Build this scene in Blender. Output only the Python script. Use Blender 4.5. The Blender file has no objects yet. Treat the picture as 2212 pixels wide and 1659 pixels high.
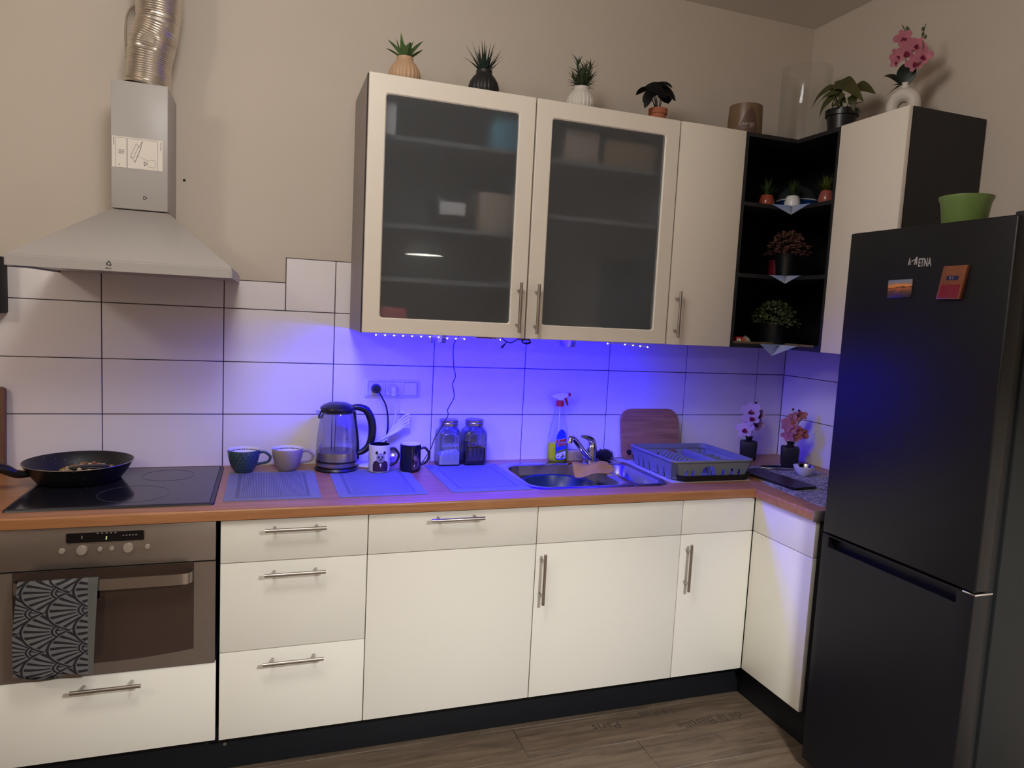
import bpy, bmesh, math, random
from math import sin, cos, pi, radians
from mathutils import Vector, Matrix
random.seed(7)
SC = bpy.context.scene
COL = SC.collection

# ------------------------------------------------------------------ camera, world, lights, exposure
cam_d = bpy.data.cameras.new('camera')
cam_d.sensor_width = 36.0
cam_d.lens = 1520.5 * 36.0 / 2212.0
cam_d.clip_start = 0.05
cam = bpy.data.objects.new('camera', cam_d)
COL.objects.link(cam)
CR = Vector((0.94474153, -0.32394437, 0.05023421))
CU = Vector((-0.01550606, 0.10890796, 0.99393089))
CF = Vector((0.32744923, 0.93978673, -0.09786677))
cm = Matrix(((CR.x, CU.x, -CF.x), (CR.y, CU.y, -CF.y), (CR.z, CU.z, -CF.z))).to_4x4()
cm.translation = Vector((-2.4585, -2.8977, 1.5402))
cam.matrix_world = cm
SC.camera = cam

SC.view_settings.view_transform = 'Standard'
SC.view_settings.look = 'None'
SC.view_settings.gamma = 1.0
SC.view_settings.use_curve_mapping = False
SC.view_settings.exposure = 0.0
SC.cycles.max_bounces = 10
SC.cycles.diffuse_bounces = 5
SC.cycles.glossy_bounces = 5
SC.cycles.transmission_bounces = 8
SC.cycles.transparent_max_bounces = 16
SC.cycles.sample_clamp_indirect = 4.0
SC.cycles.caustics_reflective = False
SC.cycles.caustics_refractive = True

w = bpy.data.worlds.new('world')
w.use_nodes = True
w.node_tree.nodes['Background'].inputs[0].default_value = (1.0, 0.93, 0.86, 1)
w.node_tree.nodes['Background'].inputs[1].default_value = 0.05
SC.world = w

LAMP = Vector((-1.40, -3.0, 1.94))
def light(name, kind, loc, energy, color, aim=None, **kw):
    d = bpy.data.lights.new(name, kind)
    d.energy = energy
    d.color = color
    for k, v in kw.items():
        setattr(d, k, v)
    o = bpy.data.objects.new(name, d)
    COL.objects.link(o)
    o.location = loc
    if aim is not None:
        o.rotation_euler = (Vector(aim) - Vector(loc)).to_track_quat('-Z', 'Y').to_euler()
    return o
EN = dict(pendant=96.0, ceiling=47.0, side=33.0, blue=1.25)
# pendant lamp with a shade, behind and to the right of the camera: lights the lower half of the kitchen
light('pendant_light', 'AREA', LAMP, EN['pendant'], (1.0, 1.0, 1.0), aim=LAMP - Vector((0, 0, 1)), shape='DISK', size=0.27, spread=math.radians(144))
# ceiling lamp in the middle of the kitchen, above the frame
light('ceiling_lamp_light', 'POINT', (-2.50, -1.85, 2.72), EN['ceiling'], (1.0, 0.98, 0.94), shadow_soft_size=0.26)
# weak warm fill light added left of the frame, no known lamp there
light('left_fill_light', 'POINT', (-4.5, -2.6, 2.6), EN['side'], (1.0, 0.93, 0.84), shadow_soft_size=0.15)
# blue LED tape under the wall cabinets
BLUE = (0.003, 0.0, 1.0)
for lx, ly, ln, en in ((-1.94, -0.362, 0.32, 9.0), (-1.70, -0.26, 0.20, 6.0), (-1.40, -0.27, 0.26, 4.5), (-1.08, -0.355, 0.20, 3.2)):
    light('led_tape_light', 'AREA', (lx, ly, 1.436), en * EN['blue'], BLUE, aim=(lx + 0.05, ly + 0.22, 1.436 - 0.6), shape='RECTANGLE', size=ln, size_y=0.012)

# ------------------------------------------------------------------ helpers: materials
def lin(c):
    c = c / 255.0
    return c / 12.92 if c <= 0.04045 else ((c + 0.055) / 1.055) ** 2.4
def rgb(r, g, b):
    return (lin(r), lin(g), lin(b), 1.0)

class NT:
    """small wrapper that writes shader maths as expressions"""
    def __init__(s, name):
        s.mat = bpy.data.materials.new(name)
        s.mat.use_nodes = True
        s.t = s.mat.node_tree
        s.bsdf = s.t.nodes['Principled BSDF']
    def new(s, typ, **kw):
        n = s.t.nodes.new(typ)
        for k, v in kw.items():
            setattr(n, k, v)
        return n
    def put(s, sock, v):
        if isinstance(v, bpy.types.NodeSocket):
            s.t.links.new(v, sock)
        else:
            sock.default_value = v
    def m(s, op, a, b=0.0, c=0.0):
        n = s.new('ShaderNodeMath', operation=op)
        s.put(n.inputs[0], a)
        s.put(n.inputs[1], b)
        s.put(n.inputs[2], c)
        return n.outputs[0]
    def coords(s, kind='Object'):
        return s.new('ShaderNodeTexCoord').outputs[kind]
    def xyz(s, v):
        n = s.new('ShaderNodeSeparateXYZ')
        s.t.links.new(v, n.inputs[0])
        return n.outputs
    def mapping(s, v, scale=(1, 1, 1), rot=(0, 0, 0), loc=(0, 0, 0)):
        n = s.new('ShaderNodeMapping')
        s.t.links.new(v, n.inputs[0])
        n.inputs['Scale'].default_value = scale
        n.inputs['Rotation'].default_value = rot
        n.inputs['Location'].default_value = loc
        return n.outputs[0]
    def noise(s, v, scale=5, detail=3, rough=0.5, dist=0.0):
        n = s.new('ShaderNodeTexNoise')
        if v is not None:
            s.t.links.new(v, n.inputs['Vector'])
        n.inputs['Scale'].default_value = scale
        n.inputs['Detail'].default_value = detail
        n.inputs['Roughness'].default_value = rough
        n.inputs['Distortion'].default_value = dist
        return n.outputs[0]
    def mix(s, f, a, b):
        n = s.new('ShaderNodeMix', data_type='RGBA')
        s.put(n.inputs[0], f)
        s.put(n.inputs[6], a)
        s.put(n.inputs[7], b)
        return n.outputs[2]
    def ramp(s, f, stops):
        n = s.new('ShaderNodeValToRGB')
        s.t.links.new(f, n.inputs[0])
        e = n.color_ramp.elements
        while len(e) > 1:
            e.remove(e[-1])
        e[0].position, e[0].color = stops[0]
        for p, c in stops[1:]:
            q = e.new(p)
            q.color = c
        return n.outputs[0]
    def bump(s, h, strength=0.2, dist=0.01):
        n = s.new('ShaderNodeBump')
        n.inputs['Strength'].default_value = strength
        n.inputs['Distance'].default_value = dist
        s.t.links.new(h, n.inputs['Height'])
        s.t.links.new(n.outputs[0], s.bsdf.inputs['Normal'])
    def set(s, **kw):
        for k, v in kw.items():
            s.put(s.bsdf.inputs[k.replace('_', ' ')], v)

def shade(c, f):
    return (min(c[0] * f, 1), min(c[1] * f, 1), min(c[2] * f, 1), 1)
def plain(name, c, rough=0.5, metal=0.0, var=0.06, scale=14, bump=0.0, **kw):
    """principled surface with a faint procedural variation of its colour"""
    n = NT(name)
    v = n.coords()
    f = n.noise(v, scale, 3)
    n.put(n.bsdf.inputs['Base Color'], n.mix(f, shade(c, 1 - var), shade(c, 1 + var)))
    n.set(Roughness=rough, Metallic=metal)
    for k, x in kw.items():
        n.bsdf.inputs[k].default_value = x
    if bump:
        n.bump(n.noise(v, scale * 8, 2), bump, 0.004)
    return n.mat
def clear_glass(name, tint=(0.96, 0.97, 0.98, 1), gloss=0.5, edge=1.0):
    """thin architectural glass: see-through with a fresnel reflection"""
    n = NT(name)
    t = n.new('ShaderNodeBsdfTransparent')
    t.inputs[0].default_value = tint
    g = n.new('ShaderNodeBsdfGlossy')
    g.inputs['Roughness'].default_value = 0.03
    lw = n.new('ShaderNodeLayerWeight')
    lw.inputs[0].default_value = 0.25
    f = n.m('MULTIPLY', lw.outputs['Fresnel'], gloss)
    f = n.m('ADD', f, 0.02)
    mx = n.new('ShaderNodeMixShader')
    n.t.links.new(f, mx.inputs[0])
    n.t.links.new(t.outputs[0], mx.inputs[1])
    n.t.links.new(g.outputs[0], mx.inputs[2])
    out = [x for x in n.t.nodes if x.type == 'OUTPUT_MATERIAL'][0]
    n.t.links.new(mx.outputs[0], out.inputs[0])
    return n.mat
def glow(name, c, strength):
    n = NT(name)
    n.set(Base_Color=c, Emission_Color=c, Emission_Strength=strength)
    return n.mat
def wood(name, c0, c1, c2, scale=(1.5, 14, 14), rough=0.45, rot=(0, 0, 0)):
    n = NT(name)
    v = n.mapping(n.coords(), scale, rot)
    a = n.noise(v, 3.0, 6, 0.6, 0.6)
    n.put(n.bsdf.inputs['Base Color'], n.ramp(a, [(0.3, c0), (0.5, c1), (0.7, c2)]))
    n.set(Roughness=rough)
    return n.mat

M = {}
M['plaster'] = plain('plaster', rgb(200, 188, 174), 0.85, var=0.03, scale=4, bump=0.08)
M['ceiling'] = plain('ceiling_paint', rgb(226, 219, 210), 0.9, var=0.02, scale=3)
M['tile'] = plain('tile_glaze', rgb(236, 230, 230), 0.32, var=0.015, scale=3)
M['grout'] = plain('grout', rgb(62, 54, 58), 0.9, scale=60)
M['white'] = plain('white_lacquer', rgb(232, 230, 220), 0.42, var=0.01, scale=2)
M['cream'] = plain('cream_lacquer', rgb(224, 215, 201), 0.42, var=0.01, scale=2)
M['carcass'] = plain('carcass_gap_shade', rgb(46, 44, 46), 0.7)  # pale board coloured dark, painting in the shade of the door gaps
M['sidegrey'] = plain('grey_side_panel', rgb(150, 140, 136), 0.6)
M['inside'] = plain('cabinet_inside', rgb(112, 112, 114), 0.7)
M['plinth'] = plain('black_plinth', rgb(24, 26, 31), 0.5, var=0.1, **{'Specular IOR Level': 0.25})
M['blackboard'] = plain('black_shelf_board', rgb(24, 24, 27), 0.5, var=0.1)
M['steel'] = plain('brushed_steel', rgb(176, 168, 160), 0.3, 1.0, var=0.05, scale=30)
M['chrome'] = plain('chrome', rgb(215, 215, 220), 0.08, 1.0, var=0.02)
M['alu'] = plain('aluminium_foil_duct', rgb(222, 214, 204), 0.33, 1.0, var=0.10, scale=20)
M['hood'] = plain('grey_enamel', rgb(168, 162, 158), 0.4, var=0.02, scale=3)
M['black'] = plain('black_plastic', rgb(20, 20, 23), 0.35, var=0.1)
M['blackmatte'] = plain('black_matte', rgb(17, 17, 19), 0.75, var=0.1)
M['fridge'] = plain('black_fridge_enamel', rgb(12, 12, 15), 0.40, var=0.05, scale=4, **{'Specular IOR Level': 0.32})
M['fridgeside'] = plain('graphite_fridge_side', rgb(26, 28, 29), 0.5, var=0.05, scale=4, **{'Specular IOR Level': 0.25})
M['gasket'] = plain('rubber_gasket', rgb(14, 14, 15), 0.7)
M['hobglass'] = plain('black_ceramic_glass', rgb(26, 26, 30), 0.12, var=0.05)
M['hobring'] = plain('printed_ring', rgb(84, 82, 86), 0.25)
M['ovensteel'] = plain('oven_steel', rgb(160, 149, 141), 0.36, 0.85, var=0.05, scale=25)
M['ovenglass'] = plain('oven_dark_glass', rgb(66, 52, 46), 0.10, var=0.05)
M['display'] = plain('display_glass', rgb(12, 11, 16), 0.10)
M['knob'] = plain('satin_knob', rgb(190, 180, 170), 0.35, 0.6)
M['whiteplastic'] = plain('white_plastic', rgb(228, 226, 226), 0.4)
M['ink'] = plain('black_ink', rgb(28, 26, 28), 0.7)
M['greyink'] = plain('grey_ink', rgb(120, 116, 116), 0.7)
M['paper'] = plain('label_paper', rgb(222, 214, 204), 0.7, var=0.02)
M['clear'] = clear_glass('clear_glass')
M['clearjar'] = clear_glass('jar_glass', (0.90, 0.92, 0.95, 1), 0.7)
M['amber'] = clear_glass('amber_glass', (0.56, 0.44, 0.34, 1), 0.35)
M['vaseglass'] = clear_glass('vase_glass', (0.975, 0.98, 0.98, 1), 0.22)
M['bottleplastic'] = clear_glass('bottle_plastic', (0.94, 0.95, 0.97, 1), 0.35)
M['redplastic'] = plain('red_plastic', rgb(196, 30, 38), 0.35)
M['yellowliquid'] = plain('yellow_cleaner', rgb(226, 240, 26), 0.3, var=0.03)
M['bluelabel'] = plain('blue_label', rgb(38, 62, 190), 0.4)
M['teal'] = plain('teal_glaze', rgb(52, 76, 88), 0.25, var=0.1)
M['taupe'] = plain('taupe_glaze', rgb(150, 136, 128), 0.28, var=0.05)
M['ceramic'] = plain('white_ceramic', rgb(230, 228, 226), 0.2)
M['blackglaze'] = plain('black_glaze', rgb(18, 18, 26), 0.12)
M['sugar'] = plain('sugar', rgb(236, 234, 234), 0.9, bump=0.3)
M['coffee'] = plain('coffee', rgb(46, 28, 22), 0.9, bump=0.4, scale=40)
M['sink'] = plain('sink_steel', rgb(170, 168, 172), 0.24, 1.0, var=0.06)
M['bluebowl'] = plain('blue_green_bowl', rgb(20, 50, 62), 0.3)
M['cloth'] = plain('orange_cloth', rgb(240, 196, 78), 0.9, bump=0.4)
M['yellow'] = plain('yellow_cloth', rgb(214, 196, 80), 0.9)
M['bamboo'] = wood('bamboo', rgb(132, 92, 62), rgb(158, 112, 76), rgb(178, 130, 92), (1.2, 10, 22), 0.5)
M['oak'] = wood('worktop_laminate', rgb(146, 98, 62), rgb(162, 111, 72), rgb(178, 126, 86), (1.2, 22, 22), 0.34)
M['oakraw'] = wood('brown_board', rgb(92, 62, 48), rgb(108, 76, 60), rgb(120, 86, 68), (12, 12, 1.6), 0.55)
M['rack'] = plain('grey_rack_plastic', rgb(122, 126, 134), 0.38)
M['sponge'] = plain('sponge', rgb(196, 176, 120), 0.95, var=0.25, scale=40, bump=0.5)
M['scourer'] = plain('steel_wool', rgb(70, 70, 74), 0.35, 0.9, var=0.4, scale=120, bump=1.0)
M['beigevase'] = plain('beige_ceramic', rgb(186, 150, 116), 0.5, var=0.05)
M['blackvase'] = plain('black_ceramic', rgb(24, 22, 24), 0.5)
M['whitevase'] = plain('white_matte_ceramic', rgb(208, 200, 190), 0.55)
M['terracotta'] = plain('terracotta', rgb(170, 98, 66), 0.8, var=0.08)
M['aloe'] = plain('aloe_leaf', rgb(112, 144, 88), 0.5, var=0.25, scale=18)
M['aloedark'] = plain('dark_aloe_leaf', rgb(54, 72, 62), 0.5, var=0.2, scale=18)
M['rosemary'] = plain('grey_green_leaf', rgb(92, 106, 78), 0.5, var=0.2, scale=18)
M['blackleaf'] = plain('black_leaf', rgb(22, 21, 24), 0.55)
M['philo'] = plain('olive_leaf', rgb(98, 98, 58), 0.45, var=0.3, scale=22)
M['stem'] = plain('stem_green', rgb(70, 78, 48), 0.6)
M['darkleaf'] = plain('orchid_leaf', rgb(30, 42, 28), 0.4)
M['pink'] = plain('pink_petal', rgb(224, 150, 168), 0.6, var=0.3, scale=40)
M['magenta'] = plain('magenta_lip', rgb(150, 36, 76), 0.6)
M['palepetal'] = plain('white_petal', rgb(226, 200, 222), 0.6, var=0.12, scale=24)
M['coral'] = plain('coral_petal', rgb(226, 150, 148), 0.6, var=0.3, scale=40)
M['berry'] = plain('dark_berry', rgb(44, 26, 36), 0.4)
M['bowlgreen'] = plain('green_plastic', rgb(106, 130, 70), 0.35, var=0.05)
M['redpot'] = plain('red_brown_pot', rgb(150, 70, 52), 0.2)
M['pinkpot'] = plain('pink_brown_pot', rgb(150, 78, 72), 0.2)
M['smallplant'] = plain('small_plant_leaf', rgb(74, 96, 52), 0.5, var=0.4, scale=60)
M['smallplant2'] = plain('yellow_green_leaf', rgb(112, 122, 48), 0.5, var=0.4, scale=60)
M['boxleaf'] = plain('box_leaf', rgb(140, 160, 112), 0.5, var=0.5, scale=60)
M['dustypink'] = plain('dusty_pink_bloom', rgb(244, 186, 186), 0.6, var=0.2, scale=60)
M['pinkfoliage'] = plain('brown_green_leaf', rgb(132, 110, 88), 0.6, var=0.35, scale=60)
M['bluedish'] = plain('blue_dish', rgb(24, 78, 150), 0.25)
M['darkgreydish'] = plain('dark_grey_lid', rgb(58, 60, 66), 0.4)
M['darkred'] = plain('dark_red', rgb(120, 10, 40), 0.5)
M['shell'] = plain('shell', rgb(200, 190, 170), 0.5)
M['cable'] = plain('white_cable', rgb(225, 225, 228), 0.45)
M['brownwood'] = wood('dark_ruler_wood', rgb(84, 68, 50), rgb(104, 86, 64), rgb(124, 104, 80), (8, 8, 8), 0.6)
M['led'] = glow('led_bead', (0.35, 0.35, 1.0, 1), 40.0)
M['lampdisc'] = glow('lamp_glow', (1.0, 0.97, 0.86, 1), 45.0)
M['greendot'] = glow('green_display', (0.7, 1.0, 0.25, 1), 2.0)
M['foil'] = plain('crinkled_foil', rgb(196, 190, 182), 0.25, 1.0, var=0.5, scale=90, bump=0.8)
M['tealbox'] = plain('teal_box', rgb(70, 140, 160), 0.6)
M['beigebag'] = plain('beige_bag', rgb(168, 148, 130), 0.8)
M['tanbox'] = plain('tan_box', rgb(140, 114, 88), 0.8)
M['pinkdish'] = plain('pink_dish', rgb(190, 70, 80), 0.5)
M['letter'] = plain('silver_lettering', rgb(200, 196, 192), 0.3, 0.6)
M['etch'] = plain('glass_embossing', rgb(150, 152, 182), 0.12)
M['darketch'] = plain('brown_glass_embossing', rgb(112, 106, 118), 0.15)
M['burnt'] = plain('burnt_print', rgb(58, 48, 39), 0.8)
M['skin_panda'] = plain('grey_fur_print', rgb(150, 146, 160), 0.4, var=0.25, scale=160)
M['suit'] = plain('maroon_print', rgb(52, 26, 44), 0.4)
M['brownprint'] = plain('brown_fur_print', rgb(126, 92, 96), 0.4, var=0.35, scale=150)
M['redcover'] = plain('red_card', rgb(112, 20, 26), 0.35)
M['goldcover'] = plain('copper_card', rgb(128, 74, 48), 0.3, 0.3, var=0.2, scale=120)
M['navy'] = plain('navy_plate', rgb(26, 26, 52), 0.4)

def frosted():
    n = NT('frosted_glass')
    v = n.coords()
    f = n.noise(v, 60, 2)
    n.put(n.bsdf.inputs['Base Color'], n.mix(f, (0.66, 0.70, 0.75, 1), (0.70, 0.74, 0.79, 1)))
    n.set(Roughness=0.50, IOR=1.12)
    n.bsdf.inputs['Transmission Weight'].default_value = 0.95
    n.bsdf.inputs['Coat Weight'].default_value = 0.6
    n.bsdf.inputs['Coat Roughness'].default_value = 0.015
    return n.mat
M['frost'] = frosted()

def floor_mat():
    n = NT('weathered_oak_vinyl')
    oi = n.new('ShaderNodeObjectInfo')
    v = n.coords('Object')
    sh = n.new('ShaderNodeVectorMath', operation='ADD')
    n.t.links.new(v, sh.inputs[0])
    cx = n.new('ShaderNodeCombineXYZ')
    n.put(cx.inputs[0], n.m('MULTIPLY', oi.outputs['Random'], 37.0))
    n.put(cx.inputs[1], n.m('MULTIPLY', oi.outputs['Random'], 13.0))
    n.t.links.new(cx.outputs[0], sh.inputs[1])
    p = sh.outputs[0]
    a = n.noise(n.mapping(p, (1.6, 16, 4)), 2.2, 7, 0.62, 0.8)
    b = n.noise(n.mapping(p, (3.0, 7, 3)), 2.0, 4, 0.6, 1.6)
    c = n.ramp(a, [(0.28, rgb(66, 55, 45)), (0.46, rgb(88, 74, 61)), (0.66, rgb(104, 89, 74)), (0.8, rgb(114, 99, 84))])
    dark = n.ramp(b, [(0.24, (1, 1, 1, 1)), (0.40, (0, 0, 0, 1))])
    c = n.mix(n.m('MULTIPLY', dark, 0.55), c, rgb(52, 43, 35))
    n.put(n.bsdf.inputs['Base Color'], c)
    n.set(Roughness=0.5)
    n.bump(a, 0.12, 0.003)
    return n.mat
M['floor'] = floor_mat()

def mat_weave(name, kind):
    """woven vinyl placemat: fine ribs plus frame bands of its own"""
    n = NT(name)
    o = n.xyz(n.coords())
    hx, hy = 0.152, 0.205
    ax = n.m('ABSOLUTE', o[0])
    ay = n.m('ABSOLUTE', o[1])
    d = n.m('MINIMUM', n.m('SUBTRACT', hx, ax), n.m('SUBTRACT', hy, ay))  # distance to the edge
    rx = n.m('SINE', n.m('MULTIPLY', o[0], 1150 if kind != 2 else 2600))
    ry = n.m('SINE', n.m('MULTIPLY', o[1], 1500))
    inner = n.m('GREATER_THAN', d, 0.050)
    band = n.m('MULTIPLY', n.m('GREATER_THAN', d, 0.034), n.m('LESS_THAN', d, 0.046))
    rib = n.m('GREATER_THAN', rx, 0.15)
    weave = n.m('GREATER_THAN', n.m('MULTIPLY', rx, ry), 0.25)
    light_c, dark_c = rgb(126, 128, 128), rgb(82, 84, 88)
    cin = n.mix(rib, light_c, dark_c if kind != 2 else rgb(98, 99, 104))
    cout = n.mix(weave, light_c, rgb(104, 106, 106))
    c = n.mix(inner, cout, cin)
    c = n.mix(n.m('MULTIPLY', band, 0.7), c, dark_c)
    n.put(n.bsdf.inputs['Base Color'], c)
    n.set(Roughness=0.6)
    n.bump(rx, 0.25, 0.002)
    return n.mat

def towel_mat():
    """fan scale print lying on its side: rays and rings inside overlapping circles"""
    n = NT('fan_print_towel')
    o = n.xyz(n.coords())
    p = n.m('DIVIDE', o[2], 0.05625)
    q = n.m('DIVIDE', n.m('ADD', n.m('MULTIPLY', o[0], -1.0), 1.0), 0.065)
    best_r = best_a = None
    for k in (2, 1, 0, -1):
        j = n.m('ADD', n.m('FLOOR', q), float(k - 1))
        odd = n.m('ABSOLUTE', n.m('MODULO', j, 2.0))
        ps = n.m('ADD', n.m('DIVIDE', p, 2.0), n.m('MULTIPLY', odd, 0.5))
        dp = n.m('MULTIPLY', n.m('SUBTRACT', n.m('SUBTRACT', ps, n.m('FLOOR', ps)), 0.5), 2.0)
        dq = n.m('SUBTRACT', q, j)
        r = n.m('SQRT', n.m('ADD', n.m('MULTIPLY', dp, dp), n.m('MULTIPLY', n.m('MULTIPLY', dq, dq), 0.45)))
        ang = n.m('ARCTAN2', dp, n.m('MULTIPLY', dq, 0.9))
        ins = n.m('MULTIPLY', n.m('LESS_THAN', r, 1.2), n.m('GREATER_THAN', dq, 0.0))
        if best_r is None:
            best_r, best_a = r, ang
        else:
            best_r = n.m('ADD', n.m('MULTIPLY', ins, r), n.m('MULTIPLY', n.m('SUBTRACT', 1.0, ins), best_r))
            best_a = n.m('ADD', n.m('MULTIPLY', ins, ang), n.m('MULTIPLY', n.m('SUBTRACT', 1.0, ins), best_a))
    ray = n.m('GREATER_THAN', n.m('SINE', n.m('MULTIPLY', best_a, 25.0)), 0.25)
    mid = n.m('MULTIPLY', n.m('GREATER_THAN', best_r, 0.42), n.m('LESS_THAN', best_r, 1.10))
    ray = n.m('MULTIPLY', ray, mid)
    ring = n.m('LESS_THAN', n.m('ABSOLUTE', n.m('SUBTRACT', best_r, 1.165)), 0.035)
    ring2 = n.m('LESS_THAN', n.m('ABSOLUTE', n.m('SUBTRACT', best_r, 0.37)), 0.03)
    ring3 = n.m('LESS_THAN', n.m('ABSOLUTE', n.m('SUBTRACT', best_r, 0.27)), 0.025)
    ray2 = n.m('MULTIPLY', n.m('GREATER_THAN', n.m('SINE', n.m('MULTIPLY', best_a, 8.0)), 0.5), n.m('LESS_THAN', best_r, 0.25))
    f = n.m('MAXIMUM', n.m('MAXIMUM', n.m('MAXIMUM', ray, ring), n.m('MAXIMUM', ring2, ring3)), ray2)
    plain_edge = n.m('GREATER_THAN', o[0], 0.078)
    f = n.m('MULTIPLY', f, n.m('SUBTRACT', 1.0, plain_edge))
    nz = n.noise(n.coords(), 40, 3)
    g = n.mix(nz, rgb(132, 131, 134), rgb(152, 151, 154))
    g = n.mix(plain_edge, g, rgb(128, 128, 124))
    n.put(n.bsdf.inputs['Base Color'], n.mix(f, g, rgb(54, 52, 57)))
    n.set(Roughness=0.95)
    n.bump(n.noise(n.coords(), 400, 2), 0.3, 0.002)
    return n.mat
M['towel'] = towel_mat()

def napkin_mat():
    n = NT('napkin_print')
    o = n.xyz(n.coords('Generated'))
    f = n.noise(n.coords('Object'), 9, 4)
    c = n.ramp(f, [(0.35, rgb(166, 188, 236)), (0.55, rgb(186, 204, 240)), (0.7, rgb(220, 220, 226))])
    n.put(n.bsdf.inputs['Base Color'], c)
    n.set(Roughness=0.8)
    return n.mat
M['napkin'] = napkin_mat()

def lace_mat():
    n = NT('lace_print')
    vo = n.new('ShaderNodeTexVoronoi', feature='DISTANCE_TO_EDGE')
    n.t.links.new(n.coords(), vo.inputs['Vector'])
    vo.inputs['Scale'].default_value = 70
    w_ = n.noise(n.coords(), 26, 3)
    f = n.m('MULTIPLY', n.m('LESS_THAN', vo.outputs[0], 0.10), n.m('GREATER_THAN', w_, 0.42))
    n.put(n.bsdf.inputs['Base Color'], n.mix(f, rgb(176, 172, 176), rgb(92, 90, 96)))
    n.set(Roughness=0.7)
    return n.mat
M['lace'] = lace_mat()

def sunset_mat():
    n = NT('sunset_photo')
    o = n.xyz(n.coords())
    z = n.m('DIVIDE', o[2], 0.05)   # -0.5 .. 0.5
    wv = n.m('ADD', z, n.m('MULTIPLY', n.m('SUBTRACT', n.noise(n.mapping(n.coords(), (1, 20, 60)), 2, 4), 0.5), 0.35))
    c = n.ramp(n.m('ADD', wv, 0.5), [(0.0, rgb(40, 30, 24)), (0.35, rgb(96, 66, 44)), (0.52, rgb(170, 96, 58)), (0.58, rgb(70, 44, 36)), (0.66, rgb(220, 134, 60)), (0.8, rgb(140, 118, 108)), (1.0, rgb(104, 118, 140))])
    n.put(n.bsdf.inputs['Base Color'], c)
    n.set(Roughness=0.3)
    return n.mat
M['sunset'] = sunset_mat()

def speckle_mat():
    n = NT('speckled_black_coating')
    vo = n.new('ShaderNodeTexVoronoi')
    n.t.links.new(n.coords(), vo.inputs['Vector'])
    vo.inputs['Scale'].default_value = 120
    f = n.m('MULTIPLY', n.m('LESS_THAN', vo.outputs['Distance'], 0.16), n.m('GREATER_THAN', n.noise(n.coords(), 90, 1), 0.6))
    n.put(n.bsdf.inputs['Base Color'], n.mix(f, rgb(24, 24, 28), rgb(170, 168, 160)))
    n.set(Roughness=0.4)
    return n.mat
M['pan'] = speckle_mat()

def tealscale_mat():
    n = NT('teal_scale_glaze')
    o = n.xyz(n.coords())
    ang = n.m('ARCTAN2', o[1], o[0])
    u = n.m('MULTIPLY', ang, 20 / (2 * pi))
    v = n.m('DIVIDE', o[2], 0.0125)
    j = n.m('FLOOR', v)
    us = n.m('ADD', u, n.m('MULTIPLY', n.m('ABSOLUTE', n.m('MODULO', j, 2.0)), 0.5))
    du = n.m('SUBTRACT', n.m('SUBTRACT', us, n.m('FLOOR', us)), 0.5)
    dv = n.m('SUBTRACT', v, j)
    r = n.m('SQRT', n.m('ADD', n.m('MULTIPLY', n.m('MULTIPLY', du, du), 2.6), n.m('MULTIPLY', dv, dv)))
    line = n.m('LESS_THAN', n.m('ABSOLUTE', n.m('SUBTRACT', r, 0.75)), 0.10)
    n.put(n.bsdf.inputs['Base Color'], n.mix(n.m('MULTIPLY', line, 0.35), rgb(46, 68, 80), rgb(92, 118, 130)))
    n.set(Roughness=0.25)
    n.bump(r, 0.3, 0.002)
    return n.mat
M['tealscale'] = tealscale_mat()

# ------------------------------------------------------------------ helpers: geometry
def finish(bm, angle=0.7):
    bmesh.ops.recalc_face_normals(bm, faces=bm.faces[:])
    for f in bm.faces:
        f.smooth = True
    for e in bm.edges:
        if len(e.link_faces) == 2:
            e.smooth = e.calc_face_angle(0.0) < angle
def obj(name, bm, mat, parent=None, world=False, angle=0.7, loc=None, rot=None):
    """bmesh -> ONE mesh object; world=True: bm is in world space and the root is unrotated"""
    if world and parent is not None:
        t = Vector((0, 0, 0))
        p = parent
        while p is not None:
            t += p.location
            p = p.parent
        bmesh.ops.translate(bm, verts=bm.verts[:], vec=-t)
    finish(bm, angle)
    me = bpy.data.meshes.new(name)
    bm.to_mesh(me)
    bm.free()
    me.materials.append(mat)
    o = bpy.data.objects.new(name, me)
    COL.objects.link(o)
    if parent is not None:
        o.parent = parent
    if loc is not None:
        o.location = loc
    if rot is not None:
        o.rotation_euler = rot
    return o
def tag(o, label, cat, group=None):
    o['label'] = label
    o['category'] = cat
    if group:
        o['group'] = group
    return o
def thing(name, label, cat, loc=(0, 0, 0), rz=0.0, group=None):
    o = bpy.data.objects.new(name, None)
    o.empty_display_size = 0.05
    COL.objects.link(o)
    o.location = loc
    o.rotation_euler = (0, 0, rz)
    return tag(o, label, cat, group)
def struct(name, bm, mat, parent=None):
    o = obj(name, bm, mat, parent)
    if parent is None:
        o['kind'] = 'structure'
    return o
def copy_tree(o, parent=None):
    c = o.copy()
    COL.objects.link(c)
    if parent is not None:
        c.parent = parent
    for ch in list(o.children):
        copy_tree(ch, c)
    return c

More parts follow.
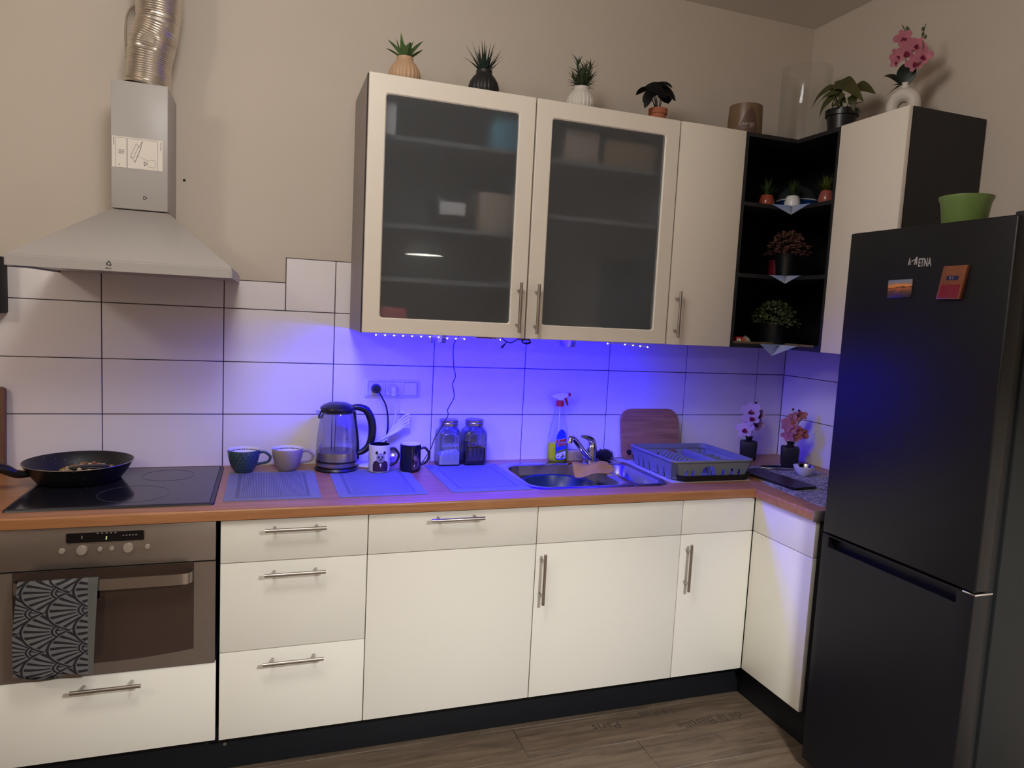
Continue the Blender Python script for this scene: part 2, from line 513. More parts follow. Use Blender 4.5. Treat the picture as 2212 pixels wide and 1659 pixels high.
def box(x0, x1, y0, y1, z0, z1, bev=0.0, seg=2, bm=None):
    b = bmesh.new()
    bmesh.ops.create_cube(b, size=1.0)
    bmesh.ops.scale(b, verts=b.verts[:], vec=(x1 - x0, y1 - y0, z1 - z0))
    bmesh.ops.translate(b, verts=b.verts[:], vec=((x0 + x1) / 2, (y0 + y1) / 2, (z0 + z1) / 2))
    if bev:
        bmesh.ops.bevel(b, geom=b.edges[:], offset=bev, segments=seg, profile=0.5, affect='EDGES')
    if bm is None:
        return b
    join(bm, b)
    return bm
def join(a, b):
    """append bmesh b to a, free b"""
    me = bpy.data.meshes.new('tmp')
    b.to_mesh(me)
    b.free()
    a.from_mesh(me)
    bpy.data.meshes.remove(me)
    return a
def loft(loops, closed=False, cap0=False, cap1=False):
    b = bmesh.new()
    rows = [[b.verts.new(p) for p in lp] for lp in loops]
    n = len(rows[0])
    pairs = list(zip(rows, rows[1:])) + ([(rows[-1], rows[0])] if closed else [])
    for r0, r1 in pairs:
        for i in range(n):
            j = (i + 1) % n
            b.faces.new((r0[i], r0[j], r1[j], r1[i]))
    if cap0:
        b.faces.new(rows[0])
    if cap1:
        b.faces.new(rows[-1])
    return b
def lathe(prof, seg=32, cx=0.0, cy=0.0):
    """profile of (r, z); r = 0 ends are closed"""
    b = bmesh.new()
    rows = []
    for r, z in prof:
        if r < 1e-6:
            rows.append([b.verts.new((cx, cy, z))])
        else:
            rows.append([b.verts.new((cx + r * cos(2 * pi * i / seg), cy + r * sin(2 * pi * i / seg), z)) for i in range(seg)])
    for r0, r1 in zip(rows, rows[1:]):
        for i in range(seg):
            j = (i + 1) % seg
            if len(r0) == 1 and len(r1) == 1:
                continue
            if len(r0) == 1:
                b.faces.new((r0[0], r1[i], r1[j]))
            elif len(r1) == 1:
                b.faces.new((r0[i], r0[j], r1[0]))
            else:
                b.faces.new((r0[i], r0[j], r1[j], r1[i]))
    return b
def tube(pts, rad, seg=8, cap=True):
    """round tube along points; rad: number or list"""
    pts = [Vector(p) for p in pts]
    n = len(pts)
    rs = rad if isinstance(rad, (list, tuple)) else [rad] * n
    b = bmesh.new()
    rows = []
    up = None
    for i, p in enumerate(pts):
        d = (pts[min(i + 1, n - 1)] - pts[max(i - 1, 0)]).normalized()
        if up is None:
            up = d.orthogonal().normalized()
        up = (up - d * up.dot(d)).normalized()
        s = d.cross(up)
        rows.append([b.verts.new(p + (up * cos(2 * pi * k / seg) + s * sin(2 * pi * k / seg)) * rs[i]) for k in range(seg)])
    for r0, r1 in zip(rows, rows[1:]):
        for k in range(seg):
            b.faces.new((r0[k], r0[(k + 1) % seg], r1[(k + 1) % seg], r1[k]))
    if cap:
        b.faces.new(rows[0])
        b.faces.new(rows[-1])
    return b
def spline(pts, n=6):
    """catmull-rom through points"""
    P = [Vector(p) for p in pts]
    P = [P[0] * 2 - P[1]] + P + [P[-1] * 2 - P[-2]]
    out = []
    for i in range(1, len(P) - 2):
        for k in range(n):
            t = k / n
            a, b_, c, d = P[i - 1], P[i], P[i + 1], P[i + 2]
            out.append(0.5 * ((2 * b_) + (c - a) * t + (2 * a - 5 * b_ + 4 * c - d) * t * t + (3 * b_ - a - 3 * c + d) * t ** 3))
    out.append(P[-2])
    return out
def rrect(x0, x1, y0, y1, r, k=6):
    """rounded rectangle, 4*k points, ccw; r number or four numbers (x0y0, x1y0, x1y1, x0y1)"""
    rr = r if isinstance(r, (list, tuple)) else [r] * 4
    cs = [(x0, y0, 1, 1, pi), (x1, y0, -1, 1, 1.5 * pi), (x1, y1, -1, -1, 0), (x0, y1, 1, -1, 0.5 * pi)]
    out = []
    for (cx, cy, sx, sy, a0), q in zip(cs, rr):
        for i in range(k):
            a = a0 + 0.5 * pi * i / (k - 1)
            out.append((cx + sx * q + q * cos(a), cy + sy * q + q * sin(a)))
    return out
def xz(pts, y):
    return [(p[0], y, p[1]) for p in pts]
def xy(pts, z):
    return [(p[0], p[1], z) for p in pts]
def yz(pts, x):
    return [(x, p[0], p[1]) for p in pts]
def prism(pts, axis, a, b_, bev=0.0):
    """extrude a simple polygon along an axis from a to b_"""
    f = {'x': yz, 'y': xz, 'z': xy}[axis]
    b = bmesh.new()
    r0 = [b.verts.new(p) for p in f(pts, a)]
    r1 = [b.verts.new(p) for p in f(pts, b_)]
    n = len(r0)
    b.faces.new(r0)
    b.faces.new(r1)
    for i in range(n):
        b.faces.new((r0[i], r0[(i + 1) % n], r1[(i + 1) % n], r1[i]))
    if bev:
        bmesh.ops.bevel(b, geom=b.edges[:], offset=bev, segments=1, affect='EDGES')
    return b
def flat(pts3):
    b = bmesh.new()
    f = b.faces.new([b.verts.new(p) for p in pts3])
    bmesh.ops.triangulate(b, faces=[f])
    return b
def ell(cx, cy, rx, ry, n=20, a=0.0):
    return [(cx + rx * cos(t) * cos(a) - ry * sin(t) * sin(a), cy + rx * cos(t) * sin(a) + ry * sin(t) * cos(a)) for t in [2 * pi * i / n for i in range(n)]]
def xform(bm, m):
    bmesh.ops.transform(bm, matrix=m, verts=bm.verts[:])
    return bm
def text_bm(s, size, depth=0.0004, shear=0.0, bold=0.0):
    """lettering lying in XY, centred, as a mesh"""
    cu = bpy.data.curves.new('txt', 'FONT')
    cu.body = s
    cu.size = size
    cu.extrude = depth
    cu.shear = shear
    cu.offset = bold
    cu.resolution_u = 3
    cu.align_x = 'CENTER'
    cu.align_y = 'CENTER'
    o = bpy.data.objects.new('txt', cu)
    COL.objects.link(o)
    dg = bpy.context.evaluated_depsgraph_get()
    me = bpy.data.meshes.new_from_object(o.evaluated_get(dg))
    bpy.data.objects.remove(o)
    bpy.data.curves.remove(cu)
    b = bmesh.new()
    b.from_mesh(me)
    bpy.data.meshes.remove(me)
    return b
def mat4(origin, ux, uy):
    ux, uy = Vector(ux).normalized(), Vector(uy).normalized()
    uz = ux.cross(uy)
    m = Matrix((ux, uy, uz)).transposed().to_4x4()
    m.translation = origin
    return m
def wrap(bm, r, z0, a0, eps=0.0006, cols=None):
    """bend a flat XY drawing (x across, y up) round a vertical cylinder of radius r; a0 = facing angle"""
    xs = [v.co.x for v in bm.verts]
    lo, hi = min(xs), max(xs)
    k = lo + 0.004
    while k < hi:
        bmesh.ops.bisect_plane(bm, geom=bm.verts[:] + bm.edges[:] + bm.faces[:], plane_co=(k, 0, 0), plane_no=(1, 0, 0))
        k += 0.004
    for v in bm.verts:
        rr = (r(v.co.y) if callable(r) else r) + eps + v.co.z
        a = a0 + v.co.x / (r(v.co.y) if callable(r) else r)
        v.co = Vector((rr * cos(a), rr * sin(a), z0 + v.co.y))
    return bm
def blade(base, az, el, length, width, bend=0.6, n=6, fold=0.25, prof=None, twist=0.0):
    """one leaf: starts at base towards azimuth/elevation and curves down by bend"""
    b = bmesh.new()
    p = Vector(base)
    rows = []
    prof = prof or (lambda t: (sin(pi * min(1, 0.18 + t * 0.82)) ** 0.8) if t < 1 else 0.0)
    h = Vector((cos(az), sin(az), 0))
    side0 = Vector((-sin(az), cos(az), 0))
    for i in range(n + 1):
        t = i / n
        e = el - bend * t
        d = h * cos(e) + Vector((0, 0, 1)) * sin(e)
        nrm = -h * sin(e) + Vector((0, 0, 1)) * cos(e)
        side = side0 * cos(twist * t) + nrm * sin(twist * t)
        wd = max(width * 0.5 * prof(t), 0.0004)
        up = nrm * (wd * fold)
        rows.append([b.verts.new(p - side * wd + up), b.verts.new(p), b.verts.new(p + side * wd + up)])
        p = p + d * (length / n)
    for r0, r1 in zip(rows, rows[1:]):
        b.faces.new((r0[0], r0[1], r1[1], r1[0]))
        b.faces.new((r0[1], r0[2], r1[2], r1[1]))
    r = bmesh.ops.solidify(b, geom=b.faces[:], thickness=0.0007)
    return b
def ribbed(prof, ribs, depth, seg):
    """lathe whose radius swells into vertical ribs"""
    b = lathe(prof, seg)
    zs = [z for r, z in prof]
    z0, z1 = min(zs), max(zs)
    for v in b.verts:
        r = math.hypot(v.co.x, v.co.y)
        if r > 1e-5:
            a = math.atan2(v.co.y, v.co.x)
            t = (v.co.z - z0) / (z1 - z0)
            f = 1 + depth * (abs(cos(a * ribs / 2)) - 0.6) * max(0, sin(pi * min(1, t * 1.25)))
            v.co.x *= f
            v.co.y *= f
    return b

# ------------------------------------------------------------------ the room
X0, Y0, ZC = -5.2, -5.6, 2.98
b = box(X0, 0.10, 0.006, 0.12, 0.0, ZC)
wall_back = struct('wall_back', b, M['plaster'])
b = box(0.006, 0.12, Y0, 0.006, 0.0, ZC)
wall_right = struct('wall_right', b, M['plaster'])
struct('wall_left', box(X0 - 0.1, X0, Y0, 0.1, 0.0, ZC), M['plaster'])
struct('wall_front', box(X0, 0.1, Y0 - 0.1, Y0, 0.0, ZC), M['plaster'])
struct('ceiling', box(X0 - 0.1, 0.12, Y0 - 0.1, 0.12, ZC, ZC + 0.1), M['ceiling'])
# floor: a slab, planks laid on it where the photograph shows them
b = box(X0 - 0.1, 0.12, Y0 - 0.1, 0.12, -0.1, -0.006)
floor = struct('floor', b, M['floor'])
plank_w, plank_l = 0.18, 1.22
base = box(-plank_l / 2 + 0.0006, plank_l / 2 - 0.0006, -plank_w / 2 + 0.0006, plank_w / 2 - 0.0006, -0.006, 0.0, 0.0012, 1)
pl0 = None
for row in range(7):
    yc = -0.565 + plank_w / 2 - row * plank_w
    off = (-1.575, -1.575 + 0.43, -1.15, -1.97, -1.33, -0.9, -1.7)[(row + 6) % 7] if row != 1 else -1.575
    if row == 2:
        off = -1.15
    for k in range(-2, 2):
        xc = off + (k + 0.5) * plank_l
        if xc - plank_l / 2 > 0 or xc + plank_l / 2 < -3.6:
            continue
        if pl0 is None:
            pl0 = obj('plank', base, M['floor'], floor)
            o = pl0
        else:
            o = pl0.copy()
            COL.objects.link(o)
            o.parent = floor
        o.location = (xc, yc, 0)
# rest of the floor, out of the photograph, one even layer of the same boards
struct('floor_board_layer', box(X0, 0.0, Y0, -0.565 - 6 * plank_w, -0.006, -0.0004), M['floor'], floor)

# burnt lettering on two planks, upside down for the viewer
for s, size, x, y, rz in (('de la Bastille', 0.060, -0.80, -0.70, pi + 0.02), ('14 Rue', 0.055, -0.98, -0.60, pi), ('Paris', 0.06, -1.22, -0.635, pi - 0.03)):
    t = text_bm(s, size, 0.0002)
    xform(t, Matrix.Translation((x, y, 0.0004)) @ Matrix.Rotation(rz, 4, 'Z'))
    obj('burnt_lettering', t, M['burnt'], floor)

# plinths
struct('baseboard_back', box(-3.9, -0.54, -0.54, -0.522, 0.0, 0.150, 0.001), M['plinth'])
struct('baseboard_right', box(-0.558, -0.540, -0.945, -0.5405, 0.0, 0.150, 0.001), M['plinth'])
# adjustable screw head in the plinth seam
o = obj('screw_cap', lathe([(0, 0), (0.006, 0), (0.006, 0.004), (0, 0.005)], 12), M['steel'], None)
o.rotation_euler = (pi / 2, 0, 0)
o.location = (-2.575, -0.5405, 0.088)
tag(o, 'small round metal screw cap on the black plinth below the drawers', 'screw cap')
# little nail hole plug in the wall
o = obj('wall_nail', lathe([(0, 0), (0.005, 0), (0.004, 0.004), (0, 0.006)], 10), M['ink'])
o.rotation_euler = (pi / 2, 0, 0)
o.location = (-2.761, 0.006, 1.971)
tag(o, 'tiny dark nail in the wall right of the hood chimney', 'nail')

# wall tiles: each one a piece with a recessed joint
TW, TH, TX, TZ, J = 0.4097, 0.204, -0.1629, 1.103, 0.0016
g = [(X0 + 0.7, 0.88), (0.0, 0.88), (0.0, 1.7165), (-2.4005, 1.7165), (-2.4005, 1.6205), (X0 + 0.7, 1.6205)]
obj('grout', prism(g, 'y', 0.0022, 0.006), M['grout'], wall_back)
obj('grout', box(0.0022, 0.006, -1.2, 0.002, 0.88, 1.715), M['grout'], wall_right)
def tile(x0, x1, z0, z1, wall='b'):
    if wall == 'b':
        return obj('tile', box(x0 + J, x1 - J, 0.0, 0.006, z0 + J, z1 - J, 0.0009, 1), M['tile'], wall_back)
    return obj('tile', box(0.0, 0.006, x0 + J, x1 - J, z0 + J, z1 - J, 0.0009, 1), M['tile'], wall_right)
for row in range(-1, 3):
    z0 = TZ + row * TH
    z1 = z0 + TH
    for k in range(-1, 9):
        x1 = TX - k * TW
        x0 = x1 - TW
        if row == 2:
            if x1 <= -2.399:
                tile(x0, x1, z0, 1.619)
            elif x0 < -2.399:
                tile(x0, -2.399, z0, 1.619)
                tile(-2.399, x1, z0, z1)
            else:
                tile(x0, min(x1, 0), z0, z1)
        else:
            tile(x0, min(x1, 0), z0, z1)
    for y1 in (0.0, -TW, -2 * TW):
        tile(y1 - TW, y1, z0, z1, 'r')

# ------------------------------------------------------------------ lower cabinets
DF, DB = -0.6116, -0.5926      # door front and back planes
W = 0.901                      # worktop height
def bar_handle(parent, cx, y, cz, vertical, length=0.186, out=0.035, face='y'):
    """steel bar handle with two posts"""
    b = bmesh.new()
    h = length / 2
    if vertical:
        join(b, tube([(cx, y - out, cz - h), (cx, y - out, cz + h)], 0.006, 12))
        for s in (-1, 1):
            join(b, tube([(cx, y, cz + s * 0.064), (cx, y - out, cz + s * 0.064)], 0.0045, 10))
    else:
        join(b, tube([(cx - h, y - out, cz), (cx + h, y - out, cz)], 0.006, 12))
        for s in (-1, 1):
            join(b, tube([(cx + s * 0.064, y, cz), (cx + s * 0.064, y - out, cz)], 0.0045, 10))
    return obj('handle', b, M['steel'], parent, True)
def front(parent, name, x0, x1, z0, z1, mat='white'):
    g = 0.0015
    return obj(name, box(x0 + g, x1 - g, DF, DB, z0 + g, z1 - g, 0.0014, 2), M[mat], parent, True)
def carcass(parent, x0, x1):
    return obj('carcass', box(x0 + 0.002, x1 - 0.002, -0.5905, -0.03, 0.150, 0.862), M['carcass'], parent, True)
XA, XB, X1, X2, X3, XR = -3.199, -2.599, -2.1383, -1.5384, -0.938, -0.6048
XD = -2.5913
ZD, ZS, ZT = 0.1435, 0.725, 0.8635

c = thing('oven_cabinet', 'white cabinet with one wide drawer under the built-in oven', 'cabinet', ((XA + XB) / 2, -0.3, 0.15))
obj('carcass', box(XA + 0.002, XB - 0.002, -0.5905, -0.03, 0.150, 0.405), M['carcass'], c, True)
d = front(c, 'drawer', XA, XB, ZD + 0.003, 0.4075)
bar_handle(d, -2.899, DF, 0.3755, False)

c = thing('drawer_cabinet', 'white cabinet of three drawers right of the oven', 'cabinet', ((XD + X1) / 2, -0.3, 0.15))
carcass(c, XD, X1)
for z0, z1, hz in ((ZS, ZT, 0.834), (0.4345, ZS, 0.690), (ZD, 0.4345, 0.3985)):
    d = front(c, 'drawer', XD, X1, z0, z1)
    bar_handle(d, -2.367, DF, hz, False)

c = thing('dishwasher_cabinet', 'white cabinet with one top drawer handle over a plain handleless door', 'cabinet', ((X1 + X2) / 2, -0.3, 0.15))
carcass(c, X1, X2)
d = front(c, 'drawer', X1, X2, ZS, ZT)
bar_handle(d, -1.8405, DF, 0.8405, False)
front(c, 'door', X1, X2, ZD, ZS)

c = thing('sink_cabinet', 'white cabinet below the sink with a vertical bar handle at its left', 'cabinet', ((X2 + X3) / 2, -0.3, 0.15))
obj('carcass', box(X2 + 0.002, X3 - 0.002, -0.5905, -0.03, 0.150, 0.70), M['carcass'], c, True)
obj('rail', box(X2 + 0.002, X3 - 0.002, -0.5905, -0.575, 0.70, 0.862), M['carcass'], c, True)
front(c, 'panel', X2, X3, ZS, ZT)
d = front(c, 'door', X2, X3, ZD, ZS)
bar_handle(d, -1.5145, DF, 0.6025, True)

c = thing('narrow_cabinet', 'narrow white cabinet in the inner corner with a vertical bar handle', 'cabinet', ((X3 + XR) / 2, -0.3, 0.15))
obj('carcass', box(X3 + 0.002, -0.03, -0.5905, -0.03, 0.150, 0.862), M['carcass'], c, True)
front(c, 'panel', X3, XR - 0.001, ZS, ZT)
d = front(c, 'door', X3, XR - 0.001, ZD, ZS)
bar_handle(d, -0.909, DF, 0.6015, True)

c = thing('side_cabinet', 'white handleless cabinet at right angles, beside the fridge', 'cabinet', (-0.3, -0.78, 0.15))
YE = -0.9442
obj('carcass', box(-0.584, -0.03, YE + 0.002, -0.615, 0.150, 0.862), M['carcass'], c, True)
for nm, z0, z1 in (('panel', ZS, ZT), ('door', ZD, ZS)):
    obj(nm, box(XR, XR + 0.019, YE, DF - 0.0015, z0 + 0.0015, z1 - 0.0015, 0.0014, 2), M['white'], c, True)

# worktop: one L with a cut-out for the sink and one for the hob
def worktop():
    WY, WX, WE = -0.6255, -0.6227, YE - 0.002
    sx0, sx1, sy0, sy1 = -1.515, -0.955, -0.505, -0.10
    xs = [-3.9, sx0, sx1, WX, -0.001]
    ys = [-0.001, sy1, sy0, WY, WE]
    b = bmesh.new()
    vt = {}
    def v(i, j, z):
        if (i, j, z) not in vt:
            vt[(i, j, z)] = b.verts.new((xs[i], ys[j], z))
        return vt[(i, j, z)]
    cells = [(i, j) for i in range(4) for j in range(4) if not (i == 1 and j == 1) and not (j == 3 and i < 3)]
    z0, z1 = 0.867, W
    for i, j in cells:
        b.faces.new((v(i, j, z1), v(i + 1, j, z1), v(i + 1, j + 1, z1), v(i, j + 1, z1)))
        b.faces.new((v(i, j, z0), v(i + 1, j, z0), v(i + 1, j + 1, z0), v(i, j + 1, z0)))
    cs = set(cells)
    for i, j in cells:
        for di, dj, p, q in ((-1, 0, (0, 0), (0, 1)), (1, 0, (1, 0), (1, 1)), (0, -1, (0, 0), (1, 0)), (0, 1, (0, 1), (1, 1))):
            if (i + di, j + dj) not in cs:
                a_, c_ = (i + p[0], j + p[1]), (i + q[0], j + q[1])
                b.faces.new((v(*a_, z1), v(*c_, z1), v(*c_, z0), v(*a_, z0)))
    bmesh.ops.recalc_face_normals(b, faces=b.faces[:])
    e = [e for e in b.edges if all(abs(q.co.z - z1) < 1e-6 for q in e.verts) and (all(abs(q.co.y - WY) < 1e-6 and q.co.x < WX + 1e-6 for q in e.verts) or all(abs(q.co.x - WX) < 1e-6 and q.co.y < WY + 1e-6 for q in e.verts))]
    bmesh.ops.bevel(b, geom=e, offset=0.009, segments=4, profile=0.5, affect='EDGES')
    return b
c = thing('worktop', 'long L-shaped wood-look worktop on the white lower cabinets', 'worktop', (-1.9, -0.3, 0.867))
obj('top', worktop(), M['oak'], c, True)
o = obj('edge_tape', box(-0.6235, -0.575, YE - 0.006, YE - 0.0025, 0.862, 0.902, 0.001), M['foil'], c, True)
o['label'] = 'crinkled silver tape on the raw cut end'

# ------------------------------------------------------------------ oven
c = thing('oven', 'built-in stainless steel oven with dark glass door under the hob', 'oven', (-2.899, -0.3, 0.41))
obj('housing', box(-3.185, -2.612, -0.585, -0.05, 0.41, 0.862), M['blackmatte'], c, True)
obj('control_panel', box(-3.196, -2.603, DF - 0.004, -0.588, 0.741, 0.8635, 0.002), M['ovensteel'], c, True)
dsp = obj('display', prism(rrect(-3.003, -2.801, 0.817, 0.8465, 0.004, 4), 'y', DF - 0.0035, DF - 0.0048), M['display'], c, True)
fr = loft([xz(rrect(-3.0055, -2.7985, 0.8148, 0.849, 0.006, 5), DF - 0.004), xz(rrect(-3.0055, -2.7985, 0.8148, 0.849, 0.006, 5), DF - 0.006), xz(rrect(-3.003, -2.801, 0.8172, 0.8465, 0.004, 5), DF - 0.006), xz(rrect(-3.003, -2.801, 0.8172, 0.8465, 0.004, 5), DF - 0.004)], closed=True)
obj('display_frame', fr, M['steel'], c, True)
for px, pz in ((-2.9, 0.831), (-2.9005, 0.8255)):
    obj('indicator', box(px - 0.0013, px + 0.0013, DF - 0.0056, DF - 0.0046, pz - 0.0013, pz + 0.0013), M['greendot'], dsp, True)
b = bmesh.new()
for i in range(5):
    for x0, z0, wd in ((-2.925 + i * 0.0115, 0.8415, 0.005), (-2.858 + i * 0.0085, 0.832, 0.004)):
        join(b, box(x0, x0 + wd, DF - 0.0055, DF - 0.0047, z0, z0 + 0.0035))
join(b, box(-2.9645, -2.9615, DF - 0.0055, DF - 0.0047, 0.829, 0.838))
o = obj('symbols', b, M['greyink'], dsp, True)
o['kind'] = 'stuff'
for kx, kr, kn in ((-3.014, 0.0085, 'button'), (-2.9635, 0.0145, 'knob'), (-2.917, 0.0068, 'button'), (-2.8865, 0.0068, 'button'), (-2.843, 0.0145, 'knob'), (-2.792, 0.0075, 'button')):
    dep = 0.010 if kn == 'knob' else 0.006
    o = obj(kn, lathe([(0, 0), (kr, 0), (kr, dep * 0.6), (kr * 0.86, dep), (0, dep * 1.15)], 24), M['knob'], c)
    o.location = Vector((kx, DF - 0.004, 0.7955)) - c.location
    o.rotation_euler = (pi / 2, 0, 0)
# door: steel frame with a window that bows down at the bottom
zb = lambda x: 0.462 - 0.016 * (1 - ((x + 2.90) / 0.237) ** 2)
top_z = 0.737
win = [(-3.138, top_z - 0.0005)] + [(-3.138 + 0.474 * i / 16, zb(-3.138 + 0.474 * i / 16)) for i in range(17)] + [(-2.664, top_z - 0.0005)]
outer = [(-3.196, top_z)] + [(-3.196 + 0.593 * i / 16, 0.4105) for i in range(17)] + [(-2.603, top_z)]
fr = loft([xz(outer, DF - 0.004), xz(win, DF - 0.004), xz(win, DF + 0.004), xz(outer, DF + 0.018)], closed=True)
dr = obj('door', fr, M['ovensteel'], c, True)
obj('window', prism([(p[0], p[1]) for p in win], 'y', DF - 0.0025, DF + 0.004), M['ovenglass'], dr, True)
# handle: flat steel band bent back to the door at both ends
path = [(-2.668, DF - 0.003), (-2.667, DF - 0.022), (-2.671, DF - 0.036), (-2.684, DF - 0.045), (-2.705, DF - 0.0475)] + [(-2.705 - 0.385 * i / 6, DF - 0.0475) for i in range(1, 7)] + [(-3.111, DF - 0.045), (-3.124, DF - 0.036), (-3.128, DF - 0.022), (-3.127, DF - 0.003)]
sp = spline([(x, y, 0) for x, y in path], 3)
lo = []
for i, p in enumerate(sp):
    t = (sp[min(i + 1, len(sp) - 1)] - sp[max(i - 1, 0)]).normalized()
    nn = Vector((-t.y, t.x, 0)) * 0.002
    q = [p + nn, p - nn]
    lo.append([(q[0].x, q[0].y, 0.686), (q[1].x, q[1].y, 0.686), (q[1].x, q[1].y, 0.719), (q[0].x, q[0].y, 0.719)])
obj('handle', loft(lo, cap0=True, cap1=True), M['steel'], dr, True)

# ------------------------------------------------------------------ hob
c = thing('ceramic_hob', 'black ceramic glass hob set into the worktop under the hood', 'hob', (-2.893, -0.3, W))
hx0, hx1, hy0, hy1 = -3.176, -2.612, -0.568, -0.03
obj('glass', prism(rrect(hx0 + 0.012, hx1 - 0.014, hy0 + 0.014, hy1 - 0.006, 0.006, 4), 'z', W + 0.0004, W + 0.006, 0.0008), M['hobglass'], c, True)
k = 5
ring = [xy(rrect(hx0, hx1, hy0, hy1, 0.01, k), W + 0.0003), xy(rrect(hx0 + 0.001, hx1 - 0.002, hy0 + 0.002, hy1 - 0.001, 0.01, k), W + 0.005), xy(rrect(hx0 + 0.011, hx1 - 0.013, hy0 + 0.013, hy1 - 0.005, 0.007, k), W + 0.0066), xy(rrect(hx0 + 0.0115, hx1 - 0.0135, hy0 + 0.0135, hy1 - 0.0055, 0.007, k), W + 0.0003)]
obj('frame', loft(ring, closed=True), M['black'], c, True)
for zx, zy, zr in ((-2.79, -0.165, 0.085), (-2.86, -0.415, 0.105)):
    b = lathe([(zr - 0.0016, W + 0.0061), (zr - 0.0016, W + 0.0066), (zr, W + 0.0066), (zr, W + 0.0061)], 48, zx, zy)
    obj('cooking_zone', b, M['hobring'], c, True)

# ------------------------------------------------------------------ hood and duct
c = thing('cooker_hood', 'grey chimney hood mounted on the wall above the hob', 'hood', (-2.872, -0.02, 1.6))
hx0, hx1, hyf = -3.162, -2.568, -0.553
cx0, cx1, cyf = -2.9563, -2.7879, -0.2227
ZB, ZBT, ZC0, ZCT = 1.608, 1.639, 1.822, 2.236
b = loft([[(hx0, hyf, ZB), (hx1, hyf, ZB), (hx1, 0.004, ZB), (hx0, 0.004, ZB)], [(hx0, hyf, ZBT), (hx1, hyf, ZBT), (hx1, 0.004, ZBT), (hx0, 0.004, ZBT)],
          [(cx0 - 0.003, cyf - 0.003, ZC0), (cx1 + 0.003, cyf - 0.003, ZC0), (cx1 + 0.003, 0.004, ZC0), (cx0 - 0.003, 0.004, ZC0)]], cap1=True)
bmesh.ops.bevel(b, geom=[e for e in b.edges if len(e.link_faces) == 2], offset=0.004, segments=2, affect='EDGES')
obj('canopy', b, M['hood'], c, True)
obj('filter', box(hx0 + 0.01, hx1 - 0.01, hyf + 0.01, 0.003, ZB + 0.006, ZB + 0.010), M['steel'], c, True)
obj('chimney', box(cx0, cx1, cyf, 0.004, ZC0 + 0.004, ZCT, 0.002), M['hood'], c, True)
lab = obj('sticker', box(-2.9535, -2.8035, cyf - 0.0008, cyf, 1.9585, 2.0575), M['paper'], c, True)
b = bmesh.new()
def line2(b, pts, wd, y, d=0.0004):
    for (xa, za), (xb, zb_) in zip(pts, pts[1:]):
        dx, dz = xb - xa, zb_ - za
        L = math.hypot(dx, dz) or 1
        nx, nz = -dz / L * wd / 2, dx / L * wd / 2
        join(b, prism([(xa + nx, za + nz), (xb + nx, zb_ + nz), (xb - nx, zb_ - nz), (xa - nx, za - nz)], 'y', y - d, y))
sy = cyf - 0.0008
SX = lambda u: -2.9535 + 0.15 * u
SZ = lambda v: 2.0575 - 0.099 * v
line2(b, [(SX(.07), SZ(1)), (SX(.07), SZ(.04)), (SX(.90), SZ(.04)), (SX(.90), SZ(1))], 0.0008, sy)
line2(b, [(SX(.295), SZ(.04)), (SX(.295), SZ(1))], 0.0022, sy)
line2(b, [(SX(.36), SZ(.62)), (SX(.48), SZ(.18)), (SX(.56), SZ(.34)), (SX(.45), SZ(.80)), (SX(.36), SZ(.62)), (SX(.42), SZ(.66)), (SX(.52), SZ(.26))], 0.0011, sy)
line2(b, [(SX(.45), SZ(.80)), (SX(.50), SZ(.58)), (SX(.56), SZ(.34)), (SX(.60), SZ(.08)), (SX(.53), SZ(.28))], 0.0014, sy)
line2(b, [(SX(.50), SZ(.58)), (SX(.70), SZ(.70))], 0.0008, sy)
line2(b, [(SX(x), SZ(y)) for x, y in ((.70, .70), (.84, .66), (.87, .80), (.84, .92), (.72, .90), (.70, .80), (.70, .70))], 0.0008, sy)
line2(b, [(SX(x), SZ(y)) for x, y in ((.63, .74), (.69, .80), (.64, .88), (.63, .74))], 0.002, sy)
line2(b, [(SX(.12), SZ(.93)), (SX(.16), SZ(.93)), (SX(.14), SZ(.87)), (SX(.12), SZ(.93))], 0.0008, sy)
o = obj('diagram', b, M['greyink'], lab, True)
o['kind'] = 'stuff'
b = bmesh.new()
for u, v0, v1 in ((.025, .04, .30), (.955, .06, .34)):
    for i in range(9):
        v = v0 + (v1 - v0) * i / 9
        join(b, prism([(SX(u), SZ(v)), (SX(u + .02), SZ(v)), (SX(u + .02), SZ(v + .018)), (SX(u), SZ(v + .018))], 'y', sy - 0.0004, sy))
for i in range(4):
    for j in range(3):
        join(b, prism([(SX(.13 + .03 * i), SZ(.42 + .05 * j)), (SX(.15 + .03 * i), SZ(.42 + .05 * j)), (SX(.15 + .03 * i), SZ(.45 + .05 * j)), (SX(.13 + .03 * i), SZ(.45 + .05 * j))], 'y', sy - 0.0004, sy))
o = obj('small_print', b, M['greyink'], lab, True)
o['kind'] = 'stuff'
def recycle(cx, cz, r, y, rot=0.0):
    """three chasing arrows"""
    b = bmesh.new()
    P = [(cx + r * cos(rot + pi / 2 + 2 * pi * i / 3), cz + r * sin(rot + pi / 2 + 2 * pi * i / 3)) for i in range(3)]
    for i in range(3):
        a, e = P[i], P[(i + 1) % 3]
        f = lambda t: (a[0] + (e[0] - a[0]) * t, a[1] + (e[1] - a[1]) * t)
        line2(b, [f(.05), f(.2), f(.72)], r * 0.26, y)
        q, h = f(.95), f(.66)
        nx, nz = -(e[1] - a[1]) * .17, (e[0] - a[0]) * .17
        join(b, prism([(h[0] + nx, h[1] + nz), q, (h[0] - nx, h[1] - nz)], 'y', y - 0.0004, y))
    return b
o = obj('recycling_mark', recycle(-2.857, 1.866, 0.0075, cyf, -pi / 2), M['ink'], c, True)
o['kind'] = 'stuff'
o = obj('recycling_mark', recycle(-2.902, 1.629, 0.0085, hyf), M['ink'], c, True)
o['kind'] = 'stuff'
